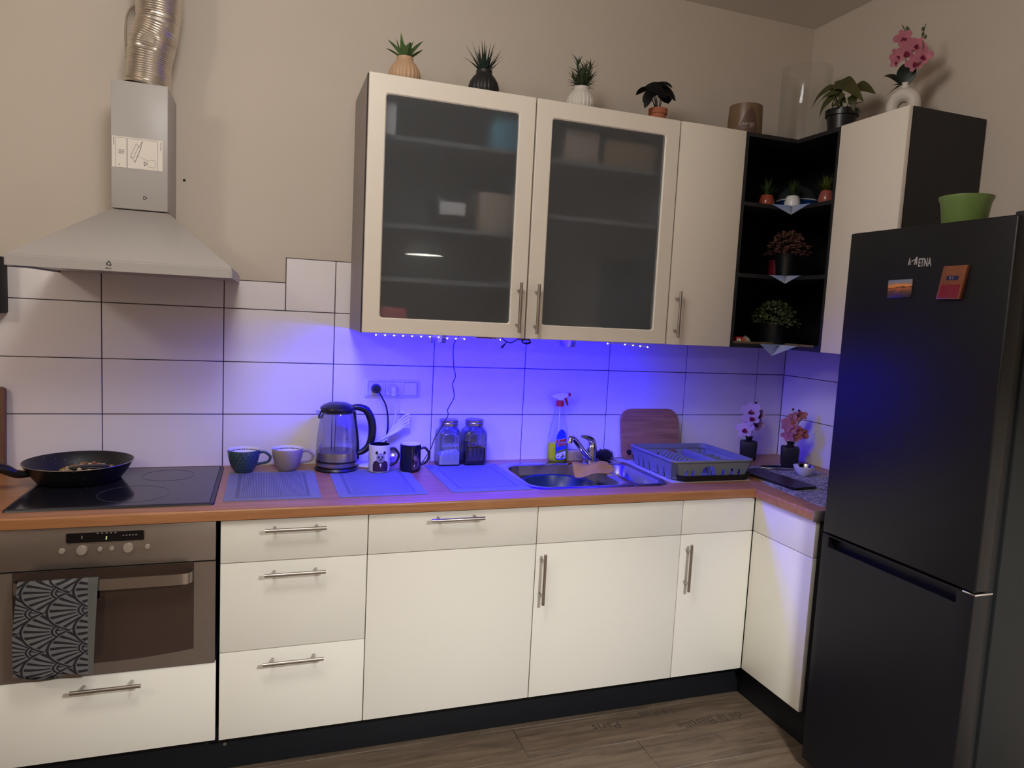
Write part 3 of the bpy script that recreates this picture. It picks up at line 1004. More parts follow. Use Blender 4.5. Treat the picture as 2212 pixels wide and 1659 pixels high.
obj('mark_code', xform(text_bm('PE-LD', 0.006), mat4(Vector((-2.903, hyf - 0.0006, 1.6155)), (1, 0, 0), (0, 0, 1))), M['ink'], c, True)

# corrugated aluminium duct
ctr = spline([(-2.866, -0.115, 2.2455), (-2.862, -0.115, 2.27), (-2.858, -0.118, 2.34), (-2.848, -0.120, 2.40), (-2.832, -0.122, 2.46), (-2.828, -0.12, 2.54), (-2.83, -0.115, 2.64), (-2.83, -0.11, 2.78), (-2.83, -0.105, 2.978)], 20)
L = [0.0]
for p, q in zip(ctr, ctr[1:]):
    L.append(L[-1] + (q - p).length)
pitch = 0.0074
N = int(L[-1] / (pitch / 2))
pts, rad = [], []
j = 0
for i in range(N + 1):
    s = L[-1] * i / N
    while j < len(L) - 2 and L[j + 1] < s:
        j += 1
    t = (s - L[j]) / max(L[j + 1] - L[j], 1e-9)
    p = ctr[j].lerp(ctr[j + 1], t)
    pts.append(p)
    soft = 0.0015 if 2.46 < p.z < 2.475 or 2.36 < p.z < 2.37 else 0.0
    rad.append(0.0705 + (0.0017 if i % 2 else -0.0017) - soft + 0.002 * sin(p.z * 40))
b = tube(pts, rad, 40, cap=False)
for v in b.verts:   # dent
    d = (v.co - Vector((-2.855, -0.19, 2.385))).length
    if d < 0.035:
        v.co.y += 0.012 * (1 - d / 0.035)
tag(obj('exhaust_duct', b, M['alu'], angle=1.2), 'silver corrugated exhaust duct rising from the hood chimney', 'duct')
b = tube(spline([(-2.90, -0.02, 2.545), (-2.925, -0.012, 2.545), (-2.945, -0.004, 2.515), (-2.951, 0.0, 2.45), (-2.947, 0.0, 2.38), (-2.938, -0.002, 2.30), (-2.932, -0.004, 2.24)], 6), 0.0035, 8)
tag(obj('hood_cord', b, plain('beige_cord', rgb(170, 150, 128), 0.6)), 'thin beige cord looping left of the silver duct', 'cord')

# ------------------------------------------------------------------ wall cabinets
UF, UBK = -0.3931, -0.374
UZ0, UZ1 = 1.4511, 2.334
U0, U1, U2, U3 = -2.1535, -1.5427, -0.9326, -0.6245
def shell(c, x0, x1, side_l=None):
    """open cabinet box of boards"""
    t = 0.016
    s = y_ = -0.363 if side_l else -0.371
    s = obj('side_panel', box(x0, x0 + t, y_, -0.012 if side_l else -0.001, UZ0, UZ1), M[side_l or 'inside'], c, True)
    obj('side_panel', box(x1 - t, x1, -0.371, -0.001, UZ0, UZ1), M['inside'], c, True)
    obj('top_panel', box(x0 + t, x1 - t, -0.371, -0.001, UZ1 - t, UZ1), M['inside'], c, True)
    obj('bottom_panel', box(x0 + t, x1 - t, -0.371, -0.001, UZ0, UZ0 + t), M['inside'], c, True)
    obj('back_panel', box(x0 + t, x1 - t, -0.008, -0.001, UZ0 + t, UZ1 - t), M['inside'], c, True)
def glass_door(c, x0, x1, g, hx, hz):
    gx0, gx1, gz0, gz1 = g
    ro, ri, k = 0.003, 0.010, 6
    O = rrect(x0 + 0.003, x1 - 0.0035, UZ0 + 0.001, UZ1, ro, k)
    I = rrect(gx0, gx1, gz0, gz1, ri, k)
    I2 = rrect(gx0 + 0.004, gx1 - 0.004, gz0 + 0.004, gz1 - 0.004, ri, k)
    O2 = rrect(x0 + 0.005, x1 - 0.0055, UZ0 + 0.003, UZ1 - 0.002, ro, k)
    fr = loft([xz(O, UF + 0.002), xz(O2, UF), xz(I, UF), xz(I2, UF + 0.004), xz(I2, UBK), xz(O, UBK)], closed=True)
    d = obj('door', fr, M['cream'], c, True, angle=0.5)
    obj('glass_pane', prism(rrect(gx0 + 0.002, gx1 - 0.002, gz0 + 0.002, gz1 - 0.002, ri, k), 'y', UF + 0.006, UF + 0.011), M['frost'], d, True)
    bar_handle(d, hx, UF, hz, True)
    return d
c = thing('glass_cabinet', 'left wall cabinet with a frosted glass door above the kettle', 'cabinet', ((U0 + U1) / 2, -0.2, UZ0))
shell(c, U0, U1, 'sidegrey')
for z in (2.150, 1.845, 1.655):
    obj('shelf', box(U0 + 0.017, U1 - 0.017, -0.34, -0.01, z - 0.016, z), M['inside'], c, True)
obj('edge_gap_strip', box(U0, U0 + 0.0155, -0.3738, -0.3632, UZ0, UZ1), M['blackmatte'], c, True)
obj('edge_gap_strip', box(U0 + 0.001, U0 + 0.0155, -0.0118, -0.001, UZ0, UZ1), M['blackmatte'], c, True)  # black strip painted in for the shadow gap between cabinet and wall
glass_door(c, U0, U1, (-2.0945, -1.6050, 1.5035, 2.2735), -1.5805, 1.567)
c = thing('glass_cabinet', 'right wall cabinet with a frosted glass door above the sink', 'cabinet', ((U1 + U2) / 2, -0.2, UZ0))
shell(c, U1 + 0.001, U2)
for z in (2.140, 1.930):
    obj('shelf', box(U1 + 0.018, U2 - 0.017, -0.34, -0.01, z - 0.016, z), M['inside'], c, True)
glass_door(c, U1, U2, (-1.4800, -0.9950, 1.5035, 2.2735), -1.5095, 1.565)
c = thing('plain_wall_cabinet', 'narrow white wall cabinet with a solid door left of the black corner shelf', 'cabinet', ((U2 + U3) / 2, -0.2, UZ0))
shell(c, U2 + 0.001, U3 - 0.001)
d = obj('door', box(U2 + 0.003, U3 - 0.001, UF, UBK, UZ0 + 0.001, UZ1, 0.0014, 2), M['cream'], c, True)
bar_handle(d, -0.901, UF, 1.574, True)

# black open corner shelf, L-shaped boards
c = thing('corner_shelf', 'open black corner shelf unit between the white wall cabinets', 'shelf', (-0.3, -0.3, UZ0))
RX, RA = -0.3687, -0.630
Lp = lambda i: [(U3 + 0.001 + i, -0.001), (U3 + 0.001 + i, UF + 0.004), (RX + 0.004, UF + 0.004), (RX + 0.004, RA + i), (-0.001, RA + i), (-0.001, -0.001)]
for nm, z in (('top_panel', UZ1), ('shelf', 2.055), ('shelf', 1.762), ('bottom_panel', 1.467)):
    obj(nm, prism(Lp(0.0 if nm != 'shelf' else 0.0165), 'z', z - 0.016, z, 0.0006), M['blackboard'], c, True)
obj('side_panel', box(U3 + 0.001, U3 + 0.017, UF + 0.004, -0.012, 1.4675, UZ1 - 0.0165), M['blackboard'], c, True)
obj('side_panel', box(RX + 0.004, -0.012, RA, RA + 0.016, 1.4675, UZ1 - 0.0165), M['blackboard'], c, True)
obj('back_panel', box(U3 + 0.001, -0.001, -0.011, -0.001, 1.4675, UZ1 - 0.0165), M['blackboard'], c, True)
obj('back_panel', box(-0.011, -0.001, RA, -0.0115, 1.4675, UZ1 - 0.0165), M['blackboard'], c, True)

c = thing('tall_wall_cabinet', 'wall cabinet with white door and black side right of the corner shelf', 'cabinet', (-0.18, -0.79, UZ0))
RB = -0.9432
obj('carcass', box(RX + 0.021, -0.001, RB, RA - 0.0015, UZ0, UZ1), M['blackboard'], c, True)
obj('door', box(RX, RX + 0.019, RB + 0.001, RA - 0.002, UZ0 + 0.001, UZ1, 0.0014, 2), M['cream'], c, True)

# ------------------------------------------------------------------ fridge
FX, FA, FB, FT = -0.6646, -1.0396, -1.5904, 1.8593
c = thing('fridge_freezer', 'tall black fridge freezer at the right edge with two doors', 'fridge', (-0.33, -1.315, 0.0))
obj('body', box(-0.575, -0.025, FB + 0.003, FA - 0.003, 0.02, FT - 0.012, 0.004), M['fridgeside'], c, True)
obj('gasket', box(-0.613, -0.574, FB + 0.014, FA - 0.014, 0.06, FT - 0.014), M['gasket'], c, True)
dt = obj('door', box(FX, -0.6125, FB, FA, 0.860, FT, 0.006, 3), M['fridge'], c, True)
# lower door with a grip recess along its top
zr0, zr1 = 0.815, 0.851
def lower_door():
    b = bmesh.new()
    ys, zs = [FB, FB + 0.050, FA - 0.030, FA], [0.045, zr0, zr1, zr1 + 0.004]
    V = {}
    def v(x, y, z):
        k_ = (round(x, 5), round(y, 5), round(z, 5))
        if k_ not in V:
            V[k_] = b.verts.new((x, y, z))
        return V[k_]
    XB_, XR_ = -0.6125, FX + 0.030
    for i in range(3):
        for j in range(3):
            if (i, j) != (1, 1):
                b.faces.new((v(FX, ys[i], zs[j]), v(FX, ys[i + 1], zs[j]), v(FX, ys[i + 1], zs[j + 1]), v(FX, ys[i], zs[j + 1])))
    a0, a1, c0, c1 = ys[1], ys[2], zs[1], zs[2]
    b.faces.new((v(XR_, a0, c0 - 0.012), v(XR_, a1, c0 - 0.012), v(XR_, a1, c1), v(XR_, a0, c1)))
    b.faces.new((v(FX, a0, c0), v(FX, a1, c0), v(XR_, a1, c0 - 0.012), v(XR_, a0, c0 - 0.012)))
    b.faces.new((v(FX, a0, c1), v(FX, a1, c1), v(XR_, a1, c1), v(XR_, a0, c1)))
    b.faces.new((v(FX, a0, c0), v(FX, a0, c1), v(XR_, a0, c1), v(XR_, a0, c0 - 0.012)))
    b.faces.new((v(FX, a1, c0), v(FX, a1, c1), v(XR_, a1, c1), v(XR_, a1, c0 - 0.012)))
    for y in (FB, FA):
        b.faces.new([v(FX, y, z) for z in zs] + [v(XB_, y, zs[3]), v(XB_, y, zs[0])])
    b.faces.new([v(FX, y, zs[3]) for y in ys] + [v(XB_, ys[3], zs[3]), v(XB_, ys[0], zs[3])])
    b.faces.new([v(FX, y, zs[0]) for y in ys] + [v(XB_, ys[3], zs[0]), v(XB_, ys[0], zs[0])])
    b.faces.new((v(XB_, FB, zs[0]), v(XB_, FA, zs[0]), v(XB_, FA, zs[3]), v(XB_, FB, zs[3])))
    bmesh.ops.recalc_face_normals(b, faces=b.faces[:])
    e = [e for e in b.edges if all(abs(q.co.x - FX) < 1e-6 for q in e.verts) and len(e.link_faces) == 2 and e.calc_face_angle() > 1.0 and (all(abs(q.co.y - FB) < 1e-6 for q in e.verts) or all(abs(q.co.y - FA) < 1e-6 for q in e.verts))]
    bmesh.ops.bevel(b, geom=e, offset=0.005, segments=3, profile=0.5, affect='EDGES')
    return b
dl = obj('door', lower_door(), M['fridge'], c, True, angle=0.5)
obj('hinge', box(FX - 0.002, -0.600, FB - 0.0035, FB + 0.034, 0.8535, 0.8585, 0.0008), M['chrome'], c, True)
obj('hinge_cover', box(-0.640, -0.50, FB + 0.002, FB + 0.03, FT - 0.010, FT + 0.012, 0.004), M['black'], c, True)
for sx in (-0.56, -0.06):
    for syy in (FB + 0.05, FA - 0.05):
        obj('foot', lathe([(0, 0.0), (0.02, 0.0), (0.02, 0.025), (0, 0.025)], 12, sx, syy), M['black'], c, True)
# lettering on the door (x axis of the text runs towards the viewer, -y)
def on_fridge(bm, y, z):
    return xform(bm, mat4(Vector((FX - 0.0006, y, z)), (0, -1, 0), (0, 0, 1)))
t = text_bm('ETNA', 0.034, 0.0005, 0.0, 0.0006)
bmesh.ops.scale(t, verts=t.verts[:], vec=(0.50, 1, 1))
obj('lettering', on_fridge(t, -1.329, 1.750), M['letter'], dt, True)
b = bmesh.new()
for pts in ([(-0.010, -0.012), (-0.004, 0.012), (0.002, -0.012), (-0.002, -0.012), (-0.004, 0.0), (-0.006, -0.012)], [(0.004, -0.003), (0.018, 0.003), (0.018, 0.006), (0.004, 0.001)], [(0.014, -0.012), (0.021, 0.012), (0.027, 0.012), (0.027, -0.012), (0.023, -0.012), (0.022, 0.003), (0.018, -0.012)]):
    join(b, prism(pts, 'z', 0, 0.001))
obj('emblem', on_fridge(xform(b, Matrix.Diagonal((0.85, 0.95, 1, 1))), -1.281, 1.757), M['letter'], dt, True)
# magnets
o = thing('photo_magnet', 'small sunset landscape photo magnet on the upper fridge door', 'magnet', (FX - 0.002, -1.254, 1.6765))
q = obj('picture', box(-0.0018, 0.0015, -0.0425, 0.0425, -0.027, 0.027, 0.0006), M['sunset'], o)
q.rotation_euler = (-0.03, 0, 0)
o = thing('card_magnet', 'red and copper rectangular magnet on the fridge right of the sunset one', 'magnet', (FX - 0.0075, -1.4315, 1.690))
o.rotation_euler = (0.0, 0, 0)
def tilt(bm):
    for v in bm.verts:
        v.co.y += -0.16 * v.co.z
    return bm
obj('card', tilt(box(-0.006, 0.006, -0.036, 0.036, -0.046, 0.046, 0.001)), M['goldcover'], o)
obj('red_field', tilt(box(-0.0066, -0.0058, -0.029, 0.029, -0.042, -0.006)), M['redcover'], o)
pl = obj('plate', tilt(box(-0.0068, -0.0058, -0.018, 0.018, 0.006, 0.018)), M['navy'], o)
t = text_bm('2 1', 0.010, 0.0003)
obj('digits', xform(t, mat4(Vector((-0.0071, 0.0, 0.012)), (0, -1, 0), (0, 0, 1))), M['letter'], pl)

# ------------------------------------------------------------------ on the worktop
def mat_thing(label, kind, cx, cy, rz, w_=0.305, h_=0.41):
    b = prism(rrect(-w_ / 2, w_ / 2, -h_ / 2, h_ / 2, 0.003, 3), 'z', 0.0, 0.0016)
    m = M.setdefault('weave%d' % kind, mat_weave('woven_placemat_%s' % ('pale', 'striped', 'fine')[kind], kind))
    o = obj('placemat', b, m, None, loc=(cx, cy, W + 0.0002), rot=(0, 0, rz))
    return tag(o, label, 'placemat', None)
mat_thing('grey woven placemat beside the hob, under the two cups', 0, -2.437, -0.329, 0.005)
mat_thing('striped woven placemat in front of the kettle, under the animal print mug', 1, -2.077, -0.329, 0.01)
mat_thing('fine woven placemat left of the sink, under the storage jars', 2, -1.684, -0.300, 0.02, 0.307, 0.445)

def handle_loop(r0, z0, z1, out, rad, flat=1.0, az=0.0, r1=None):
    """cup handle in the plane of azimuth az"""
    r1 = r0 if r1 is None else r1
    P = [(r0 - 0.003, z1), (r0 + out * 0.45, z1 + 0.004), (r0 + out * 0.9, z1 - (z1 - z0) * 0.2), (r0 + out, (z0 + z1) / 2 + 0.004), (r0 + out * 0.8, z0 + (z1 - z0) * 0.22), (r1 + out * 0.35, z0 + 0.002), (r1 - 0.003, z0 - 0.001)]
    b = tube(spline([(p[0] * cos(az), p[0] * sin(az), p[1]) for p in P], 5), rad, 10)
    return b
def cup(name, label, x, y, mat, az):
    t = thing(name, label, 'cup', (x, y, W + 0.0022))
    outer = [(0, 0), (0.030, 0), (0.034, 0.003), (0.043, 0.018), (0.051, 0.040), (0.0565, 0.062), (0.0580, 0.084), (0.0572, 0.0855)]
    obj('body', lathe(outer, 40), M[mat], t)
    inner = [(0.0572, 0.0855), (0.0555, 0.0845), (0.0535, 0.062), (0.048, 0.040), (0.039, 0.016), (0.028, 0.006), (0, 0.005)]
    obj('inside', lathe(inner, 40), M['ceramic'], t)
    b = bmesh.new()
    for i in range(56):
        a = 2 * pi * i / 56
        rr = 0.0545
        c_ = Vector((rr * cos(a), rr * sin(a), 0.0735))
        tx, rn = Vector((-sin(a), cos(a), 0)), Vector((-cos(a), -sin(a), 0))
        q = bmesh.new()
        q.faces.new([q.verts.new(c_ + tx * dx + Vector((0, 0, dz)) + rn * 0.0002) for dx, dz in ((-.0021, -.003), (.0021, -.003), (.0021, .003), (-.0021, .003))])
        join(b, q)
    o = obj('dotted_band', b, M['ink'], t)
    o['kind'] = 'stuff'
    h = obj('handle', handle_loop(0.055, 0.030, 0.072, 0.040, 0.0052, az=az, r1=0.046), M[mat if mat != 'tealscale' else 'teal'], t)
    return t
cup('cup', 'teal scale-patterned wide cup on the placemat beside the hob', -2.540, -0.118, 'tealscale', -0.15)
t = cup('cup', 'taupe grey wide cup right of the teal one', -2.384, -0.108, 'taupe', -0.10)
for a in (1.9, 1.2):
    b = bmesh.new()
    join(b, prism([(-0.006, 0), (-0.0035, 0.004), (0, 0.012), (0.0035, 0.004), (0.006, 0), (0, 0.003)], 'z', 0, 0.0004))
    wrap(b, 0.0505, 0.046, a, -0.0012)
    obj('inner_motif', b, M['ink'], t)

# kettle on its base
kx, ky = -2.199, -0.102
t = thing('kettle', 'glass electric kettle with steel band and black handle', 'kettle', (kx, ky, W))
obj('power_base', lathe([(0, 0), (0.083, 0), (0.085, 0.006), (0.080, 0.014), (0.05, 0.017), (0, 0.017)], 48), M['black'], t)
obj('foot_band', lathe([(0.0, 0.0175), (0.077, 0.0175), (0.0795, 0.022), (0.0795, 0.034), (0.0775, 0.0345)], 48), M['steel'], t)
obj('black_ring', lathe([(0.077, 0.0342), (0.0797, 0.0348), (0.0797, 0.0412), (0.077, 0.0418)], 48), M['black'], t)
obj('steel_band', lathe([(0.0775, 0.0415), (0.0795, 0.042), (0.0795, 0.070), (0.079, 0.074), (0.060, 0.0745), (0, 0.0745)], 48), M['steel'], t)
gl = [(0.0792, 0.0745), (0.0795, 0.090), (0.0775, 0.120), (0.0735, 0.155), (0.0685, 0.190), (0.0635, 0.218), (0.0612, 0.228)]
b = lathe(gl + [(r - 0.0022, z) for r, z in reversed(gl)], 48)
obj('glass_body', b, M['clear'], t)
obj('rim', lathe([(0.0600, 0.226), (0.0632, 0.227), (0.0632, 0.236), (0.0600, 0.237)], 40), M['black'], t)
obj('lid', lathe([(0.0, 0.232), (0.064, 0.234), (0.0675, 0.240), (0.066, 0.247), (0.054, 0.256), (0.034, 0.264), (0.0, 0.267)], 40), M['black'], t)
# spout: small lip to the left
sp_ = loft([[(-0.060, -0.022, 0.200), (-0.071, 0, 0.198), (-0.060, 0.022, 0.200), (-0.056, 0, 0.200)], [(-0.055, -0.024, 0.230), (-0.083, 0, 0.232), (-0.055, 0.024, 0.230), (-0.052, 0, 0.230)]])
obj('spout', sp_, M['clear'], t)
obj('lid_clip', tube(spline([(-0.060, -0.018, 0.240), (-0.068, -0.016, 0.222), (-0.072, -0.014, 0.207), (-0.064, -0.014, 0.210), (-0.052, -0.016, 0.228)], 5), 0.003, 8), M['black'], t)
# handle
HP = spline([(0.050, -0.004, 0.244), (0.082, -0.003, 0.246), (0.112, -0.002, 0.232), (0.132, 0.0, 0.190), (0.136, 0.0, 0.140), (0.126, 0.0, 0.096), (0.104, -0.002, 0.072), (0.080, -0.006, 0.062)], 5)
rr = [0.010 + 0.006 * sin(pi * min(1, (i + 2) / len(HP))) for i in range(len(HP))]
obj('handle', tube(HP, rr, 12), M['black'], t)
obj('handle_strip', tube(spline([(0.0625, -0.006, 0.232), (0.0680, -0.006, 0.190), (0.0755, -0.006, 0.140), (0.0800, -0.006, 0.090), (0.0805, -0.006, 0.040)], 5), 0.0058, 8), M['black'], t)
obj('switch', box(0.098, 0.122, -0.010, 0.006, 0.236, 0.246, 0.003), M['blackmatte'], t)
obj('sealing_tube', tube([(-0.012, -0.060, 0.225), (-0.016, -0.070, 0.078)], 0.0012, 6), M['ink'], t)
b = bmesh.new()
for s, z in (('1.7', 0.168), ('1.0', 0.128), ('0.5', 0.092)):
    join(b, xform(text_bm(s, 0.013, 0.0002), Matrix.Translation((0.0, z, 0)) @ Matrix.Rotation(pi / 2, 4, 'Z')))
rk = lambda z: 0.0795 - max(0, (z - 0.09)) * 0.13
wrap(b, rk, 0.0, -pi / 2 + 0.42, 0.001)
o = obj('level_marks', b, M['ink'], t)
o['kind'] = 'stuff'
o = thing('kettle_coaster', 'blue-lit round plastic base plate behind the animal print mug', 'base plate', (-2.075, -0.055, W))
obj('plate', lathe([(0, 0), (0.045, 0), (0.048, 0.004), (0.044, 0.012), (0, 0.014)], 32), M['whiteplastic'], o)

# mugs
def mug(label, x, y, outer, inside, hmat, az):
    t = thing('mug', label, 'mug', (x, y, W + 0.002))
    obj('body', lathe([(0, 0.0), (0.036, 0.0), (0.0395, 0.002), (0.0415, 0.006), (0.0418, 0.106), (0.0405, 0.1075)], 40), M[outer], t)
    obj('inside', lathe([(0.0405, 0.1075), (0.0388, 0.106), (0.0385, 0.012), (0.034, 0.006), (0, 0.006)], 40), M[inside], t)
    obj('handle', handle_loop(0.0415, 0.026, 0.088, 0.033, 0.0050, az=az), M[hmat], t)
    return t
mx, my = -2.041, -0.162
t = mug('white mug printed with a bear in a maroon suit', mx, my, 'ceramic', 'blackglaze', 'black', -0.20)
AZ = math.atan2(-2.8977 - my, -2.4585 - mx)
def deco(t, name, pts, mat, eps, cx=0.0, r=0.0418):
    b = prism(pts, 'z', 0, 0.00012)
    bmesh.ops.triangulate(b, faces=[f for f in b.faces if len(f.verts) > 4])
    wrap(b, r, 0, AZ + 0.12, eps)
    return obj(name, b, M[mat], t)
deco(t, 'printed_suit', [(-.030, .006), (.031, .006), (.032, .030), (.029, .042), (.016, .050), (.006, .042), (-.006, .042), (-.016, .050), (-.027, .044), (-.031, .030)], 'suit', 0.0003)
deco(t, 'printed_face', ell(0.0, .060, .0165, .0195, 24), 'skin_panda', 0.0006)
deco(t, 'printed_muzzle', ell(0.001, .051, .008, .009, 18), 'greyink', 0.0010)
for sx in (-1, 1):
    deco(t, 'printed_ear', ell(sx * .0150, .0800, .0052, .0066, 16), 'ink', 0.0009)
    deco(t, 'printed_eye_patch', ell(sx * .0070, .0630, .0032, .0055, 14, sx * 0.5), 'ink', 0.0010)
deco(t, 'printed_nose', ell(0.001, .0545, .0033, .0024, 12), 'ink', 0.0014)
deco(t, 'printed_shirt', [(-.005, .040), (.0055, .040), (.0005, .022)], 'ceramic', 0.0009)
deco(t, 'printed_bow_tie', [(-.008, .043), (-.008, .036), (0, .0385), (.008, .036), (.008, .043), (0, .0405)], 'ink', 0.0012)
mx, my = -1.919, -0.165
t = mug('black mug with a faint squirrel portrait and pale inside', mx, my, 'blackglaze', 'ceramic', 'black', -0.12)
AZ = math.atan2(-2.8977 - my, -2.4585 - mx) + 0.42
deco(t, 'printed_body', [(-.017, .012), (.014, .010), (.016, .040), (.010, .055), (-.006, .046), (-.015, .034)], 'suit', 0.0003)
deco(t, 'printed_head', ell(-.001, .056, .0085, .012, 18, 0.4), 'brownprint', 0.0006)
for sx in (-1, 1):
    deco(t, 'printed_ear', [(sx * .006 - .0018, .066), (sx * .006 + .0018, .066), (sx * .0066, .080)], 'brownprint', 0.0006)
deco(t, 'printed_tail', [(.008, .020), (.015, .024), (.016, .052), (.010, .058), (.009, .044)], 'brownprint', 0.0007)
deco(t, 'printed_collar', [(-.008, .024), (-.003, .034), (-.0045, .022)], 'ceramic', 0.0009)
deco(t, 'printed_arm', [(-.012, .013), (.008, .022), (.009, .019), (-.010, .010)], 'brownprint', 0.0009)
o = thing('silver_spoon', 'round spoon bowl seen through the handle of the animal print mug', 'spoon', (-1.975, -0.035, W))
b = lathe([(0, 0.0), (0.010, 0.001), (0.017, 0.003), (0.021, 0.0065), (0.0205, 0.0072), (0.016, 0.0042), (0.0, 0.0012)], 24)
obj('spoon_bowl', xform(b, Matrix.Translation((0, 0, 0.045)) @ Matrix.Rotation(radians(72), 4, 'X')), M['steel'], o)
obj('spoon_handle', tube([(0.0, 0.0, 0.027), (0.002, 0.002, 0.0025)], 0.0025, 8), M['steel'], o)

# storage jars
def jar(label, x, y, word, fill, fmat, emb, slope):
    t = thing('storage_jar', label, 'jar', (x, y, W + 0.002))
    hw, k = 0.0485, 6
    def R(h, r, z):
        return xy(rrect(-h, h, -h, h, r, k), z)
    lv = [(0.044, 0.012, 0.0), (0.0475, 0.014, 0.004), (hw, 0.014, 0.014), (hw, 0.014, 0.128), (0.0465, 0.018, 0.140), (0.0400, 0.030, 0.152), (0.0375, 0.0374, 0.158), (0.0375, 0.0374, 0.170)]
    out = [R(*l) for l in lv]
    inn = [R(h - 0.003, max(r - 0.002, 0.002), max(z, 0.004)) for h, r, z in reversed(lv)]
    obj('glass_body', loft(out + inn, cap0=True, cap1=True), M['clearjar'], t)
    f = [R(0.0435, 0.010, 0.0055), R(0.0448, 0.012, 0.012), R(0.0448, 0.012, fill)]
    b = loft(f, cap0=True, cap1=True)
    for v in b.verts:
        if v.co.z > fill - 0.001:
            v.co.z += -slope * v.co.x
    obj('contents', b, M[fmat], t)
    ld = [(0, 0.190), (0.036, 0.190), (0.0395, 0.187), (0.0400, 0.180), (0.0392, 0.178), (0.0402, 0.176), (0.0392, 0.173), (0.0402, 0.170), (0.0395, 0.165), (0.036, 0.165)]
    obj('lid', lathe(ld, 40), M['steel'], t)
    o = obj('raised_lettering', xform(text_bm(word, 0.0225, 0.0012), mat4(Vector((0, -hw - 0.0006, 0.088)), (1, 0, 0), (0, 0, 1))), M[emb], t)
    arch = [(-0.033, 0.100), (-0.033, 0.112)] + [(-0.033 * cos(a), 0.112 + 0.024 * sin(a)) for a in [pi * i / 10 for i in range(1, 10)]] + [(0.033, 0.112), (0.033, 0.100)]
    obj('raised_arch', tube([(p[0], -hw - 0.0004, p[1]) for p in arch], 0.0010, 6), M[emb], t)
    for i in range(12):
        xx = -0.031 + 0.062 * i / 11
        obj('raised_rib', tube([(xx, -hw - 0.0002, 0.020), (xx, -hw - 0.0002, 0.074)], 0.0007, 5), M[emb], t)
    return t
jar('square glass jar of white sugar with a metal screw lid', -1.742, -0.062, 'SUGAR', 0.048, 'sugar', 'etch', -0.15)
jar('square glass jar half full of dark coffee with a metal screw lid', -1.629, -0.058, 'COFFEE', 0.082, 'coffee', 'darketch', 0.25)

# spray bottle
t = thing('spray_bottle', 'spray bottle of yellow cleaner with a red and white trigger', 'spray bottle', (-1.240, -0.056, W))
def E(a, c_, z, n=32):
    return [(a * math.copysign(abs(cos(q)) ** 0.75, cos(q)), c_ * math.copysign(abs(sin(q)) ** 0.75, sin(q)), z) for q in [2 * pi * i / n for i in range(n)]]
lv = [(0.036, 0.022, 0.0), (0.044, 0.028, 0.006), (0.0475, 0.030, 0.020), (0.0480, 0.030, 0.060), (0.0470, 0.029, 0.100), (0.0400, 0.026, 0.145), (0.0290, 0.022, 0.190), (0.0230, 0.019, 0.225), (0.0175, 0.0165, 0.245), (0.0150, 0.0150, 0.252)]
obj('bottle', loft([E(*l) for l in lv], cap0=True), M['bottleplastic'], t)
lq = [(0.034, 0.020, 0.002), (0.042, 0.026, 0.008), (0.0455, 0.028, 0.021), (0.0460, 0.028, 0.060), (0.0456, 0.0275, 0.085)]
obj('liquid', loft([E(*l) for l in lq], cap0=True, cap1=True), M['yellowliquid'], t)
obj('cap', lathe([(0.0145, 0.248), (0.0178, 0.249), (0.0178, 0.272), (0.012, 0.274)], 24), M['redplastic'], t)
hd = [(-0.010, 0.274), (0.010, 0.274), (0.014, 0.286), (0.036, 0.292), (0.036, 0.306), (0.010, 0.3085), (-0.020, 0.305), (-0.040, 0.296), (-0.043, 0.288), (-0.030, 0.288), (-0.014, 0.283)]
obj('spray_head', prism(hd, 'y', -0.010, 0.010, 0.002), M['whiteplastic'], t)
obj('nozzle', xform(lathe([(0, 0), (0.0085, 0), (0.0085, 0.008), (0.006, 0.012), (0, 0.012)], 16), Matrix.Translation((0.0362, 0, 0.2995)) @ Matrix.Rotation(pi / 2, 4, 'Y')), M['redplastic'], t)
tr = [(0.018, 0.290), (0.030, 0.290), (0.033, 0.276), (0.040, 0.252), (0.037, 0.250), (0.028, 0.266), (0.024, 0.282)]
obj('trigger', prism(tr, 'y', -0.007, 0.007, 0.0015), M['redplastic'], t)
obj('dip_tube', tube([(0.0, 0.0, 0.25), (0.006, 0.0, 0.01)], 0.002, 8), M['whiteplastic'], t)
ya = lambda x: -0.0306
def lbl(name, pts, mat, y, par):
    b = prism(pts, 'y', y - 0.0003, y)
    return obj(name, b, M[mat], par)
lb = lbl('label', [(0.026 * cos(a) + 0.004, 0.090 + 0.060 * sin(a)) for a in [pi * i / 16 for i in range(17)]] + [(-0.022, 0.060), (-0.020, 0.022), (-0.012, 0.014), (0.020, 0.014), (0.028, 0.022), (0.030, 0.060)], 'bluelabel', -0.0304, t)
for s, z, xx in (('SUPER', 0.098, 0.001), ('FINN', 0.082, 0.006)):
    for dz, mt, sc in ((0.0, 'ceramic', 1.10), (-0.0008, 'redplastic', 1.0)):
        tx = text_bm(s, 0.0180, 0.0003, 0.15, 0.0017 if mt == 'ceramic' else 0.0007)
        if mt == 'ceramic':
            pass
        xform(tx, mat4(Vector((xx, -0.0309 + dz, z)), (1, 0, 0.16), (0, 0, 1)))
        obj('lettering', tx, M[mt], lb)
lbl('green_flash', [(-0.016, 0.052), (0.026, 0.064), (0.026, 0.056), (-0.016, 0.042)], 'smallplant2', -0.0309, lb)
lbl('white_panel', [(-0.019, 0.040), (0.026, 0.054), (0.026, 0.024), (0.018, 0.020), (-0.012, 0.020), (-0.019, 0.026)], 'ceramic', -0.0308, lb)
for e_ in (ell(-0.008, 0.030, 0.006, 0.003, 12), ell(0.013, 0.033, 0.004, 0.010, 12), ell(0.009, 0.026, 0.006, 0.005, 12), ell(0.020, 0.030, 0.004, 0.005, 12)):
    lbl('printed_dishes', e_, 'greyink', -0.0312, lb)

